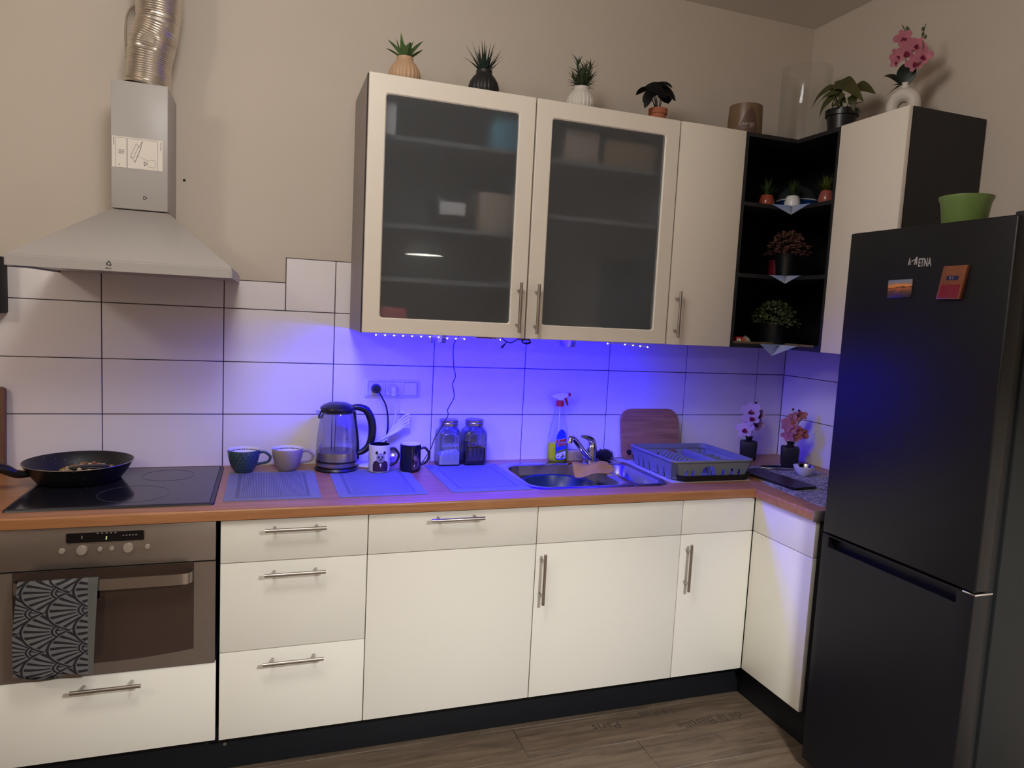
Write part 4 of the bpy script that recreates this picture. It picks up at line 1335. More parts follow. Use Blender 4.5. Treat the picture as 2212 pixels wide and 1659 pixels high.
# sponge and steel wool behind the tap
b = box(-0.042, 0.042, -0.020, 0.020, 0.0, 0.045, 0.007, 3)
o = thing('sponge', 'yellow brown kitchen sponge behind the tap', 'sponge', (-1.157, -0.045, W + 0.0005))
obj('foam', box(-0.042, 0.042, -0.020, 0.016, 0.0, 0.047, 0.006, 3), M['sponge'], o)
obj('scouring_pad', box(-0.042, 0.042, 0.0162, 0.0225, 0.0, 0.047, 0.003, 2), plain('green_scourer', rgb(70, 84, 50), 0.95), o)
b.free()
b = bmesh.new()
rnd = random.Random(3)
for i in range(110):
    q_ = Vector((rnd.gauss(0, 1), rnd.gauss(0, 1), rnd.gauss(0, 1))).normalized()
    c_ = Vector((0.033 * q_.x, 0.023 * q_.y, 0.027 + 0.018 * q_.z))
    pts = [c_ + Vector((0.013 * cos(a + i), 0.013 * sin(a * 1.0 + i * 2), 0.008 * sin(a * 2 + i))) for a in [2 * pi * j / 14 for j in range(15)]]
    join(b, tube(pts, 0.0007, 4))
c2 = bmesh.new()
bmesh.ops.create_icosphere(c2, subdivisions=3, radius=1.0)
for v in c2.verts:
    n_ = 1 + 0.12 * sin(v.co.x * 17 + v.co.y * 11) * cos(v.co.z * 13)
    v.co = Vector((v.co.x * 0.037 * n_, v.co.y * 0.026 * n_, 0.025 + v.co.z * 0.0245 * n_))
o = thing('steel_wool', 'dark ball of steel wool right of the tap', 'scourer', (-1.008, -0.060, W))
obj('ball', c2, M['scourer'], o)
q = obj('loose_wire', b, M['scourer'], o)
q['kind'] = 'stuff'

# sink
SX0, SX1, SY0, SY1 = -1.538, -0.932, -0.530, -0.076
t = thing('sink', 'inset steel double sink with rounded corners', 'sink', (-1.235, -0.30, W))
k = 8
def plate(x0, x1, y0, y1, ro, hx0, hx1, hy0, hy1, ri):
    z = W
    A = rrect(x0, x1, y0, y1, ro, k)
    A2 = rrect(x0 + 0.004, x1 - (0.004 if ro[1] > 0.01 else 0), y0 + 0.004, y1 - 0.004, ro, k)
    H = rrect(hx0 - 0.006, hx1 + 0.006, hy0 - 0.006, hy1 + 0.006, [q + 0.006 for q in ri], k)
    H2 = rrect(hx0, hx1, hy0, hy1, ri, k)
    return A, A2, H, H2
XM = -1.105
def half(name, x0, x1, ro, h, ri, depth):
    A = rrect(x0, x1, SY0, SY1, ro, k)
    In = 0.005
    A2 = rrect(x0 + (In if x0 == SX0 else 0), x1 - (In if x1 == SX1 else 0), SY0 + In, SY1 - In, ro, k)
    H = rrect(h[0] - 0.006, h[1] + 0.006, h[2] - 0.006, h[3] + 0.006, [q + 0.006 for q in ri], k)
    H2 = rrect(*h, ri, k)
    H3 = rrect(h[0] + 0.012, h[1] - 0.012, h[2] + 0.012, h[3] - 0.012, ri, k)
    H4 = rrect(h[0] + 0.035, h[1] - 0.035, h[2] + 0.035, h[3] - 0.035, [max(q - 0.02, 0.01) for q in ri], k)
    lo = [xy(A, W + 0.0006), xy(A2, W + 0.0050), xy(H, W + 0.0040), xy(H2, W + 0.0005), xy(H3, W - depth + 0.03), xy(H4, W - depth)]
    return obj(name, loft(lo, cap1=True), M['sink'], t, True, angle=0.9)
half('main_bowl', SX0, XM, [0.075, 0.004, 0.004, 0.075], (-1.512, -1.140, -0.498, -0.128), [0.07, 0.06, 0.08, 0.07], 0.16)
half('small_bowl', XM, SX1, [0.004, 0.075, 0.075, 0.004], (-1.080, -0.965, -0.498, -0.150), [0.03, 0.05, 0.05, 0.045], 0.12)
obj('ridge', tube(spline([(-0.952, -0.46, W + 0.0045), (-0.950, -0.30, W + 0.0045), (-0.956, -0.16, W + 0.0045)], 5), 0.003, 8), M['sink'], t, True)

# blue bowl in the sink
t = thing('washing_bowl', 'dark blue-green plastic bowl lying in the sink', 'bowl', (-1.325, -0.285, W - 0.155))
b = lathe([(0, 0.0), (0.09, 0.0), (0.120, 0.03), (0.148, 0.108), (0.157, 0.112), (0.157, 0.118), (0.144, 0.114), (0.116, 0.034), (0.088, 0.005), (0, 0.005)], 48)
obj('bowl', b, M['bluebowl'], t)

# mixer tap
t = thing('mixer_tap', 'chrome mixer tap with an angled spout at the back of the sink', 'tap', (-1.093, -0.100, W + 0.005))
obj('base', lathe([(0, 0), (0.026, 0), (0.026, 0.006), (0.0245, 0.010), (0.0235, 0.055), (0.022, 0.062), (0, 0.063)], 32), M['chrome'], t)
hp = spline([(0, 0, 0.060), (0.001, 0.0, 0.080), (-0.006, -0.004, 0.098), (-0.030, -0.010, 0.112), (-0.064, -0.018, 0.120)], 5)
obj('lever', tube(hp, [0.0225 - 0.0170 * (i / (len(hp) - 1)) ** 1.2 for i in range(len(hp))], 16), M['chrome'], t)
sp2 = spline([(-0.006, -0.010, 0.014), (-0.050, -0.032, 0.050), (-0.098, -0.060, 0.096), (-0.126, -0.076, 0.120), (-0.146, -0.088, 0.124)], 6)
obj('spout', tube(sp2, [0.013 - 0.002 * i / len(sp2) for i in range(len(sp2))], 16), M['chrome'], t)
obj('aerator', xform(lathe([(0, 0), (0.0118, 0), (0.0118, 0.020), (0.0105, 0.022), (0, 0.022)], 20), Matrix.Translation((-0.152, -0.092, 0.104)) @ Matrix.Rotation(0.25, 4, 'Y')), M['chrome'], t)

# cloth hanging over the divider of the sink
def sheet(nx, ny, fn, th=0.0025):
    b = bmesh.new()
    g = [[b.verts.new(fn(i / nx, j / ny)) for i in range(nx + 1)] for j in range(ny + 1)]
    for j in range(ny):
        for i in range(nx):
            b.faces.new((g[j][i], g[j][i + 1], g[j + 1][i + 1], g[j + 1][i]))
    bmesh.ops.solidify(b, geom=b.faces[:], thickness=th)
    return b
def rag(u, v):
    # u: along (left to right), v: 0 back edge .. 1 front edge
    a = Vector((-1.262, -0.225, W + 0.020)).lerp(Vector((-1.075, -0.215, W + 0.024)), u)
    f = Vector((-1.285, -0.370, W + 0.010)).lerp(Vector((-1.072, -0.335, W + 0.012)), u)
    p = a.lerp(f, v)
    p.z += 0.026 * sin(pi * min(1, v * 1.1)) * (1 - 0.6 * u) + 0.006 * sin(9 * u + 4 * v) + 0.004 * sin(15 * v)
    p.z -= 0.03 * max(0, v - 0.75) * (1 - u)
    p.y += 0.03 * (u - 0.35) ** 2 * v * 3
    return p
tag(obj('dish_cloth', sheet(22, 16, rag), M['cloth']), 'folded orange cloth hanging over the divider of the sink', 'cloth')
b = sheet(6, 4, lambda u, v: (-1.135 + 0.05 * u, -0.375 + 0.03 * v, W + 0.0065 - 0.006 * (1 - v) + 0.002 * sin(8 * u)), 0.002)
tag(obj('yellow_cloth', b, M['yellow']), 'corner of a yellow cloth under the orange one', 'cloth')

# cutting board leaning on the tiles
t = thing('cutting_board', 'bamboo cutting board with rounded corners leaning on the tiles behind the rack', 'board', (-0.764, -0.056, W + 0.001))
b = prism(rrect(-0.151, 0.151, 0.0, 0.236, [0.03, 0.03, 0.055, 0.055], 8), 'y', -0.008, 0.008, 0.002)
hole = None
o = obj('board', b, M['bamboo'], t)
o.rotation_euler = (radians(-12), 0, 0)
o = obj('hang_hole', xform(lathe([(0.0, 0), (0.012, 0), (0.012, 0.002), (0, 0.002)], 20), Matrix.Translation((-0.118, -0.0082, 0.034)) @ Matrix.Rotation(pi / 2, 4, 'X')), M['blackmatte'], t)
o.rotation_euler = (radians(-12), 0, 0)

# drip mat, tray and dish rack
def dripmat():
    b = bmesh.new()
    pts = [(-0.955, -0.030), (-0.545, -0.030), (-0.545, -0.480)]
    n_ = 26
    pts += [(-0.545 - (0.375) * i / 8, -0.496) for i in range(9)]
    pts += [(-0.920 - 0.035 * i / n_ + 0.004 * (-1) ** i, -0.496 + 0.456 * i / n_) for i in range(1, n_)]
    return prism(pts, 'z', W + 0.0003, W + 0.0022)
tag(obj('drip_mat', dripmat(), plain('frayed_mat', rgb(168, 164, 170), 0.9, var=0.15, scale=60)), 'thin pale mat with a frayed edge under the dish rack tray', 'mat')
t = thing('drip_tray', 'flat black drip tray under the grey dish rack', 'tray', (-0.72, -0.27, W + 0.0024))
k = 6
lo = [xy(rrect(-0.160, 0.172, -0.225, 0.178, 0.03, k), 0.0), xy(rrect(-0.172, 0.184, -0.240, 0.190, 0.035, k), 0.027), xy(rrect(-0.168, 0.180, -0.236, 0.186, 0.033, k), 0.027), xy(rrect(-0.156, 0.168, -0.221, 0.174, 0.03, k), 0.003)]
obj('tray', loft(lo, cap0=True, cap1=True), M['blackmatte'], t)
t = thing('dish_rack', 'grey plastic dish rack with slotted sides beside the sink', 'dish rack', (-0.72, -0.30, W + 0.006))
RZ = 0.080
o1, o2 = (-0.200, 0.200, -0.192, 0.188), (-0.188, 0.188, -0.180, 0.176)
lo = [xy(rrect(*o1, 0.035, k), RZ - 0.006), xy(rrect(*o1, 0.035, k), RZ), xy(rrect(*o2, 0.028, k), RZ + 0.001), xy(rrect(*o2, 0.028, k), RZ - 0.020), xy(rrect(-0.1915, 0.1915, -0.1835, 0.1795, 0.03, k), RZ - 0.020), xy(rrect(-0.1925, 0.1925, -0.1845, 0.1805, 0.03, k), RZ - 0.006)]
obj('rim', loft(lo, closed=True), M['rack'], t)
def teeth(length, slots, zt):
    """outline of a wall that stands on its feet: slots are (centre, half width bottom, half width top, height)"""
    pts = [(-length / 2, zt), (-length / 2 + 0.022, 0.0)]
    for c_, wb, wt, h in slots:
        if h > 0.045:
            pts += [(c_ - wb, 0.0), (c_ - wt, h - 0.012), (c_ - wt * 0.6, h), (c_ + wt * 0.6, h), (c_ + wt, h - 0.012), (c_ + wb, 0.0)]
        else:
            pts += [(c_ - wb, 0.0), (c_ - wt, h), (c_ + wt, h), (c_ + wb, 0.0)]
    pts += [(length / 2 - 0.022, 0.0), (length / 2, zt)]
    return pts
ZT_ = RZ - 0.012
def wall(name, L_, slots, p0, ux, lean):
    b = prism(teeth(L_, slots, ZT_), 'y', -0.0015, 0.0015)
    # lean inwards at the bottom
    for v in b.verts:
        v.co.y += lean * (ZT_ - v.co.z)
    m = Matrix.Translation(p0) @ Matrix.Rotation(ux, 4, 'Z')
    return obj(name, xform(b, m), M['rack'], t)
fs = [(-0.126, 0.010, 0.005, 0.040), (-0.096, 0.010, 0.005, 0.040), (-0.022, 0.044, 0.028, 0.055), (0.050, 0.009, 0.004, 0.042), (0.092, 0.012, 0.006, 0.044), (0.128, 0.009, 0.005, 0.040)]
wall('front_wall', 0.350, fs, (0, -0.186, 0.0), 0.0, 0.22)
wall('back_wall', 0.350, fs, (0, 0.182, 0.0), pi, 0.22)
ss = [(-0.11, 0.006, 0.003, 0.038), (-0.07, 0.006, 0.003, 0.038), (-0.02, 0.006, 0.003, 0.038), (0.05, 0.006, 0.003, 0.038), (0.10, 0.006, 0.003, 0.038)]
wall('side_wall', 0.335, ss, (-0.194, -0.002, 0.0), -pi / 2, 0.22)
wall('side_wall', 0.335, ss, (0.194, -0.002, 0.0), pi / 2, 0.22)
for sx, syy, a0 in ((-1, -1, pi), (1, -1, 1.5 * pi), (1, 1, 0), (-1, 1, 0.5 * pi)):
    top, bot = [], []
    for i in range(6):
        a = a0 + 0.5 * pi * i / 5
        cx_, cy_ = sx * 0.165, (-0.157 if syy < 0 else 0.153)
        top.append((cx_ + 0.029 * cos(a), cy_ + 0.029 * sin(a), ZT_))
        bot.append((cx_ - sx * 0.013 + 0.026 * cos(a), cy_ - syy * 0.013 + 0.026 * sin(a), 0.0))
    b = bmesh.new()
    v0 = [b.verts.new(p) for p in top]
    v1 = [b.verts.new(p) for p in bot]
    for i in range(5):
        b.faces.new((v0[i], v0[i + 1], v1[i + 1], v1[i]))
    bmesh.ops.solidify(b, geom=b.faces[:], thickness=0.003)
    obj('corner', b, M['rack'], t)
obj('floor_grid', box(-0.176, 0.176, -0.170, 0.166, 0.003, 0.006), M['rack'], t)
for i in range(11):
    yy = 0.135 - i * 0.0265
    pts = [(-0.062 + 0.044 + 0.044 * cos(a), 0.006 + 0.052 * sin(a)) for a in [pi * j / 12 for j in range(13)]]
    pin = [(-0.062 + 0.044 + 0.034 * cos(a), 0.006 + 0.042 * sin(a)) for a in [pi * j / 12 for j in range(12, -1, -1)]]
    obj('plate_rib', prism(pts + pin, 'y', yy - 0.004, yy + 0.004), M['rack'], t)
obj('divider', box(0.072, 0.075, -0.165, 0.160, 0.006, 0.062, 0.001), M['rack'], t)
for yy in (-0.02, 0.03, 0.08):
    obj('divider', box(0.0755, 0.183, yy, yy + 0.003, 0.006, 0.048, 0.001), M['rack'], t)

# ------------------------------------------------------------------ flowers, bowl and things in the corner of the worktop
def petal(L_, wd, cup=0.25, n=5):
    """one rounded petal along +X, lying in XY"""
    b = bmesh.new()
    rows = []
    for i in range(n + 1):
        t = i / n
        x = L_ * t
        hw = wd * 0.5 * (sin(pi * min(1, t * 0.80 + 0.10)) ** 0.7 if t < 1 else 0.55)
        z = cup * L_ * (t * t) * 0.6
        rows.append([b.verts.new((x, -hw, z + cup * hw * 0.5)), b.verts.new((x * 1.03, 0, z)), b.verts.new((x, hw, z + cup * hw * 0.5))])
    for r0, r1 in zip(rows, rows[1:]):
        b.faces.new((r0[0], r0[1], r1[1], r1[0]))
        b.faces.new((r0[1], r0[2], r1[2], r1[1]))
    bmesh.ops.solidify(b, geom=b.faces[:], thickness=0.0006)
    return b
def orchid_flower(t, loc, facing, size, pm, lm, roll=0.0, n=5, lip=True):
    """five petals and a lip, turned to face a direction"""
    fz = Vector(facing).normalized()
    q = fz.to_track_quat('Z', 'Y').to_matrix().to_4x4()
    m = Matrix.Translation(loc) @ q @ Matrix.Rotation(roll, 4, 'Z')
    b = bmesh.new()
    bmesh.ops.create_icosphere(b, subdivisions=1, radius=size * 0.16)
    f = obj('flower', xform(b, m), M[lm], t)
    for i in range(n):
        a = pi / 2 + 2 * pi * i / n
        wide = 1.0 if i in (1, n - 1) else 0.72
        pb = petal(size * (0.95 if wide < 1 else 1.05), size * 0.98 * wide)
        xform(pb, m @ Matrix.Rotation(a, 4, 'Z') @ Matrix.Translation((size * 0.06, 0, size * 0.02 * i)))
        obj('petal', pb, M[pm], f)
    if lip:
        for a in (-pi / 2 - 0.5, -pi / 2 + 0.5, -pi / 2):
            pb = petal(size * 0.5, size * 0.32, 0.9, 4)
            obj('lip', xform(pb, m @ Matrix.Rotation(a, 4, 'Z') @ Matrix.Translation((0, 0, size * 0.10))), M[lm], f)
    return f
VIEW = lambda p: Vector((-2.4585, -2.8977, 1.54)) - Vector(p)
def bud_vase(label, x, y, h):
    t = thing('flower_vase', label, 'vase', (x, y, W + 0.001))
    k = 5
    lv = [(0.034, 0.008, 0.0), (0.036, 0.010, 0.004), (0.0395, 0.011, h * 0.78), (0.038, 0.014, h * 0.86), (0.022, 0.018, h * 0.90), (0.0150, 0.0149, h * 0.93), (0.0150, 0.0149, h), (0.0185, 0.0184, h + 0.006), (0.0185, 0.0184, h + 0.010)]
    lo = [xy(rrect(-a, a, -a, a, r, k), z) for a, r, z in lv]
    lo.append(xy(rrect(-0.014, 0.014, -0.014, 0.014, 0.0139, k), h + 0.010))
    o = obj('vase', loft(lo, cap0=True, cap1=True), M['blackvase'], t)
    o.rotation_euler = (0, 0, -0.62)
    return t
def fern(t, base, top, w_):
    b = bmesh.new()
    base, top = Vector(base), Vector(top)
    join(b, tube([base, top], 0.0009, 5))
    d = (top - base)
    for i in range(9):
        u = 0.35 + 0.62 * i / 9
        p = base + d * u
        for s in (-1, 1):
            L_ = w_ * (1.15 - u)
            q = p + Vector((s * L_, 0.2 * L_, L_ * 0.35))
            join(b, tube([p, q], [0.0016, 0.0005], 4))
    return obj('fern_sprig', b, M['aloedark'], t)
t = bud_vase('black square bud vase of white and magenta orchids behind the dish rack', -0.262, -0.105, 0.103)
for loc, sz, rl in (((-0.018, -0.020, 0.240), 0.042, 0.2), ((-0.024, -0.034, 0.208), 0.040, 0.5), ((-0.050, -0.028, 0.152), 0.040, 0.1), ((0.042, 0.006, 0.170), 0.034, -0.5), ((0.036, -0.006, 0.215), 0.032, 0.9)):
    p = Vector(loc)
    orchid_flower(t, p, VIEW(t.location + p) + Vector((p.x * 14, 0, 1.0)), sz, 'palepetal', 'magenta', rl)
    obj('stem', tube(spline([(0, 0, 0.10), (p.x * 0.3, p.y * 0.3 + 0.01, 0.10 + (p.z - 0.1) * 0.6), p + Vector((0, 0.012, 0))], 4), 0.0014, 6), M['stem'], t)
for bx, bz in ((-0.012, 0.272), (0.024, 0.276), (0.030, 0.262)):
    obj('berry', xform(lathe([(0, -0.006), (0.0045, -0.004), (0.006, 0), (0.0045, 0.004), (0, 0.006)], 12), Matrix.Translation((bx, 0, bz))), M['berry'], t)
    obj('stem', tube([(0.004, 0.004, 0.20), (bx, 0, bz - 0.004)], 0.0009, 5), M['stem'], t)
fern(t, (0.02, 0.012, 0.18), (0.062, 0.012, 0.262), 0.034)
t = bud_vase('black square bud vase of coral pink flowers in the worktop corner', -0.150, -0.262, 0.105)
rnd = random.Random(11)
for i in range(13):
    a = i * 2.4
    rr = 0.014 + 0.030 * ((i * 0.37) % 1)
    p = Vector((rr * cos(a) * 1.25 - 0.004, -0.012 + 0.6 * rr * sin(a), 0.150 + 0.092 * ((i * 0.618) % 1)))
    if i in (0,):
        p = Vector((-0.036, -0.02, 0.148))
    if i in (1,):
        p = Vector((0.002, -0.035, 0.152))
    orchid_flower(t, p, VIEW(t.location + p).normalized() * 1.0 + Vector((p.x * 16 + rnd.uniform(-.5, .5), 0, (p.z - 0.19) * 12)), 0.025 + 0.005 * rnd.random(), 'coral' if i % 3 else 'pink', 'magenta' if i % 3 == 0 else 'coral', rnd.random() * 3, 5, False)
    obj('stem', tube([(0, 0, 0.10), (p.x * 0.5, p.y * 0.4, 0.10 + (p.z - 0.1) * 0.55), p], 0.0012, 5), M['stem'], t)
for bx, bz in ((-0.012, 0.268), (0.022, 0.262), (0.020, 0.240)):
    obj('berry', xform(lathe([(0, -0.006), (0.0045, -0.004), (0.006, 0), (0.0045, 0.004), (0, 0.006)], 12), Matrix.Translation((bx, -0.01, bz))), M['berry'], t)
    obj('stem', tube([(0.0, 0.0, 0.19), (bx, -0.01, bz - 0.004)], 0.0009, 5), M['stem'], t)
fern(t, (0.02, 0.0, 0.18), (0.062, 0.0, 0.255), 0.032)

b = prism([(-0.526, -0.572), (-0.535, -0.74), (-0.548, -0.905), (-0.10, -0.905), (-0.09, -0.235), (-0.40, -0.25)], 'z', W + 0.0003, W + 0.0017)
tag(obj('lace_mat', b, M['lace']), 'grey mat with a lace print in the worktop corner beside the fridge', 'mat')
o = thing('black_board', 'flat black rectangular serving board lying across the lace mat', 'board', (-0.432, -0.515, W + 0.002), radians(3))
lo = [xy(rrect(-0.057, 0.057, -0.162, 0.168, 0.012, 5), 0.0), xy(rrect(-0.063, 0.063, -0.168, 0.174, 0.014, 5), 0.008), xy(rrect(-0.063, 0.063, -0.168, 0.174, 0.014, 5), 0.012), xy(rrect(-0.057, 0.057, -0.162, 0.168, 0.012, 5), 0.0115)]
obj('board', loft(lo, cap0=True, cap1=True), M['black'], o)
o = thing('black_tongs', 'short black tongs lying in front of the coral flower vase', 'tongs', (-0.255, -0.335, W + 0.0085))
obj('arm', tube(spline([(-0.085, 0.035, 0.004), (-0.03, 0.008, 0.008), (0.06, -0.012, 0.006)], 5), 0.0042, 8), M['black'], o)
obj('arm', tube(spline([(-0.085, 0.032, -0.002), (-0.03, -0.008, -0.002), (0.06, -0.016, -0.001)], 5), 0.0042, 8), M['steel'], o)
t = thing('small_bowl', 'small white bowl with a shiny metallic inside beside the fridge', 'bowl', (-0.232, -0.452, W + 0.002))
obj('bowl', lathe([(0, 0), (0.020, 0.0), (0.024, 0.003), (0.038, 0.020), (0.0465, 0.042), (0.0455, 0.043)], 40), M['ceramic'], t)
obj('inside', lathe([(0.0455, 0.043), (0.036, 0.021), (0.022, 0.006), (0, 0.0045)], 40), M['chrome'], t)

# ------------------------------------------------------------------ frying pan on the hob
px, py, pz = -3.062, -0.195, W + 0.0068
t = thing('frying_pan', 'speckled black frying pan with food on the hob', 'pan', (px, py, pz))
obj('pan', lathe([(0, 0.0), (0.118, 0.0), (0.126, 0.004), (0.148, 0.034), (0.163, 0.062), (0.1655, 0.064), (0.1640, 0.0655), (0.160, 0.063), (0.144, 0.034), (0.122, 0.007), (0, 0.005)], 64), M['pan'], t)
obj('rim_edge', lathe([(0.1635, 0.0640), (0.1662, 0.0642), (0.1658, 0.0660), (0.1635, 0.0658)], 64), M['steel'], t)
az = radians(-146)
ux = Vector((cos(az), sin(az), 0))
hp = spline([ux * 0.150 + Vector((0, 0, 0.040)), ux * 0.185 + Vector((0, 0, 0.046)), ux * 0.225 + Vector((0, 0, 0.070)), ux * 0.30 + Vector((0, 0, 0.092)), ux * 0.36 + Vector((0, 0, 0.096))], 6)
obj('handle', tube(hp, [0.010 + 0.006 * min(1, i / 10) for i in range(len(hp))], 12), M['black'], t)
rnd = random.Random(5)
foods = [rgb(190, 160, 110), rgb(150, 60, 40), rgb(208, 190, 150), rgb(110, 110, 50), rgb(170, 110, 60)]
def food_mat():
    n = NT('fried_mix')
    oi = n.new('ShaderNodeTexVoronoi')
    n.t.links.new(n.coords(), oi.inputs['Vector'])
    oi.inputs['Scale'].default_value = 55
    s = n.new('ShaderNodeSeparateColor')
    n.t.links.new(oi.outputs['Color'], s.inputs[0])
    c = n.ramp(s.outputs[0], [(0.0, foods[0]), (0.25, foods[2]), (0.45, foods[4]), (0.62, foods[3]), (0.8, foods[1]), (1.0, foods[0])])
    n.put(n.bsdf.inputs['Base Color'], c)
    n.set(Roughness=0.45)
    return n.mat
b = bmesh.new()
for i in range(230):
    a, r = rnd.uniform(0, 2 * pi), 0.112 * rnd.random() ** 0.5
    x, y = r * cos(a) + 0.012, r * sin(a) * 0.95
    hgt = 0.010 + 0.026 * max(0, 1 - ((x - 0.02) / 0.10) ** 2) * rnd.uniform(0.5, 1.1)
    q = bmesh.new()
    bmesh.ops.create_icosphere(q, subdivisions=1, radius=1.0)
    sx, sy, sz = rnd.uniform(.006, .012), rnd.uniform(.004, .008), rnd.uniform(.003, .006)
    xform(q, Matrix.Translation((x, y, hgt)) @ Matrix.Rotation(rnd.uniform(0, 6), 4, 'Z') @ Matrix.Rotation(rnd.uniform(-.6, .6), 4, 'X') @ Matrix.Diagonal((sx, sy, sz, 1)))
    join(b, q)
o = obj('cooked_food', b, food_mat(), loc=(px, py, pz + 0.003))
o['kind'] = 'stuff'
tag(o, 'heap of fried vegetables and meat in the black pan', 'food')
o = thing('spatula', 'dark spoon head lying on the food in the pan', 'spoon', (px + 0.03, py + 0.005, pz + 0.040))
q = bmesh.new()
bmesh.ops.create_icosphere(q, subdivisions=3, radius=1.0)
xform(q, Matrix.Rotation(radians(12), 4, 'Z') @ Matrix.Diagonal((0.062, 0.024, 0.009, 1)))
obj('spoon_head', q, M['black'], o)

# brown board and black box at the left edge of the photograph
t = thing('standing_board', 'brown wooden board standing against the tiles at the left edge behind the pan', 'board', (-3.46, -0.035, W))
o = obj('board', prism(rrect(-0.14, 0.138, 0.0, 0.30, 0.012, 5), 'y', -0.010, 0.010, 0.002), M['oakraw'], t)
o.rotation_euler = (radians(-3), 0, 0)
t = thing('black_wall_rack', 'black wall-mounted rack at the left edge next to the hood', 'rack', (-3.52, -0.002, 1.45))
obj('rack', box(-0.19, 0.205, -0.075, 0.002, 0.008, 0.20, 0.006, 2), M['blackmatte'], t)

# towel over the oven handle
t = thing('kitchen_towel', 'grey fan-patterned towel hanging over the oven handle', 'towel', (-3.016, DF - 0.050, 0.58))
def tow(u, v):
    # v: 0 back bottom .. 0.2 over the bar .. 1 front bottom
    if v < 0.16:
        s = v / 0.16
        z, y = 0.08 + 0.060 * s, 0.012
    elif v < 0.24:
        a = pi * (v - 0.16) / 0.08
        z, y = 0.140 + 0.007 * sin(a), 0.012 - 0.010 * (1 - cos(a))
    else:
        s = (v - 0.24) / 0.76
        z, y = 0.140 - 0.272 * s - 0.010 * (u - 0.5) * s, -0.008 - 0.004 * sin(3 * s) + 0.0035 * sin(9 * u + 2.5 * s) * (0.4 + s)
    x = -0.098 + 0.202 * u - 0.014 * max(0, (v - 0.24)) * 1.2 + 0.003 * sin(7 * v) * (1 - u)
    return (x, y, z)
obj('cloth', sheet(40, 50, tow, 0.0018), M['towel'], t)
for i in range(2):
    b = sheet(20, 4, lambda u, v: (-0.095 + 0.18 * u, 0.004 + 0.006 * i + 0.002 * sin(9 * u + i), -0.118 - 0.022 * v - 0.006 * sin(5 * u) - 0.004 * i), 0.0018)
    obj('inner_fold', b, M['towel'], t)

def leaf_at(base, tip, width, nrm, prof, sag=0.10, n=8, fold=0.12):
    """one leaf from base to tip whose face looks along nrm"""
    B, T = Vector(base), Vector(tip)
    L_ = (T - B).length
    d = (T - B).normalized()
    side = d.cross(Vector(nrm)).normalized()
    up = side.cross(d).normalized()
    b = bmesh.new()
    rows = []
    for i in range(n + 1):
        t = i / n
        p = B.lerp(T, t) + up * (sag * L_ * sin(pi * t))
        wd = max(width * 0.5 * prof(t), 0.0005)
        rows.append([b.verts.new(p - side * wd + up * wd * fold), b.verts.new(p - up * wd * fold), b.verts.new(p + side * wd + up * wd * fold)])
    for r0, r1 in zip(rows, rows[1:]):
        b.faces.new((r0[0], r0[1], r1[1], r1[0]))
        b.faces.new((r0[1], r0[2], r1[2], r1[1]))
    bmesh.ops.solidify(b, geom=b.faces[:], thickness=0.0007)
    return b

# ------------------------------------------------------------------ on top of the wall cabinets
def vase_body(t, mat):
    pr = [(0, 0.0), (0.034, 0.0), (0.046, 0.010), (0.0565, 0.034), (0.0575, 0.048), (0.052, 0.068), (0.041, 0.086), (0.0315, 0.096), (0.0300, 0.101), (0.0305, 0.110), (0.0275, 0.1105), (0.0265, 0.100), (0, 0.098)]
    return obj('vase', ribbed(pr, 22, 0.055, 132), M[mat], t)
TOPZ = UZ1 + 0.0006
t = thing('potted_succulent', 'green aloe in a ribbed beige vase on the left wall cabinet', 'plant', (-2.008, -0.25, TOPZ))
vase_body(t, 'beigevase')
broad = lambda q: max(0.0, sin(pi * (0.30 + 0.70 * q))) ** 0.8 if q < 1 else 0.0
sharp = lambda q: max(0.0, (0.62 + 0.38 * sin(pi * min(1, q * 1.6))) * (1 - q) ** 0.75)
for i in range(14):
    a = i * 2.399
    lvl = i / 14
    obj('leaf', blade((0.010 * cos(a), 0.010 * sin(a), 0.104), a, 0.55 + 0.85 * lvl, 0.072 + 0.016 * sin(i * 1.7), 0.030 - 0.006 * lvl, 0.10 if i % 3 else -0.35, 6, 0.5, broad), M['aloe'], t)
t = thing('potted_aloe', 'dark spiky aloe in a round black ribbed vase on the wall cabinet', 'plant', (-1.709, -0.25, TOPZ))
vase_body(t, 'blackvase')
for i in range(32):
    a = i * 2.399
    lvl = (i % 16) / 16
    obj('leaf', blade((0.011 * cos(a), 0.011 * sin(a), 0.100), a, 0.80 + 0.68 * lvl, 0.098 + 0.014 * sin(i * 2.1), 0.016, (-0.12, 0.25, 0.55)[i % 3] * (1.1 - lvl), 7, 0.45, sharp), M['aloedark'], t)
t = thing('potted_rosemary', 'bushy grey-green plant in a white ribbed vase on the wall cabinet', 'plant', (-1.309, -0.25, TOPZ))
vase_body(t, 'whitevase')
for sx, sy, top in ((-0.024, 0.0, 0.205), (0.002, -0.014, 0.180), (0.040, 0.004, 0.200), (0.018, 0.018, 0.170), (-0.034, 0.012, 0.145), (0.034, -0.02, 0.150), (-0.012, -0.026, 0.150), (0.020, -0.028, 0.140)):
    obj('stem', tube([(0.006 * sx / abs(sx), 0, 0.100), (sx, sy, top)], [0.0022, 0.0012], 6), M['stem'], t)
    for i in range(19):
        u = 0.08 + 0.92 * i / 19
        a = i * 2.399 + sx * 90
        obj('leaf', blade((sx * u, sy * u, 0.100 + (top - 0.100) * u), a, 0.22 + 0.80 * u, 0.064 - 0.022 * u, 0.0135, -0.25 if i % 2 else 0.5, 5, 0.35, sharp), M['rosemary'], t)
t = thing('black_leaf_plant', 'plant of round black leaves in a small terracotta pot on the cabinet', 'plant', (-0.961, -0.25, TOPZ))
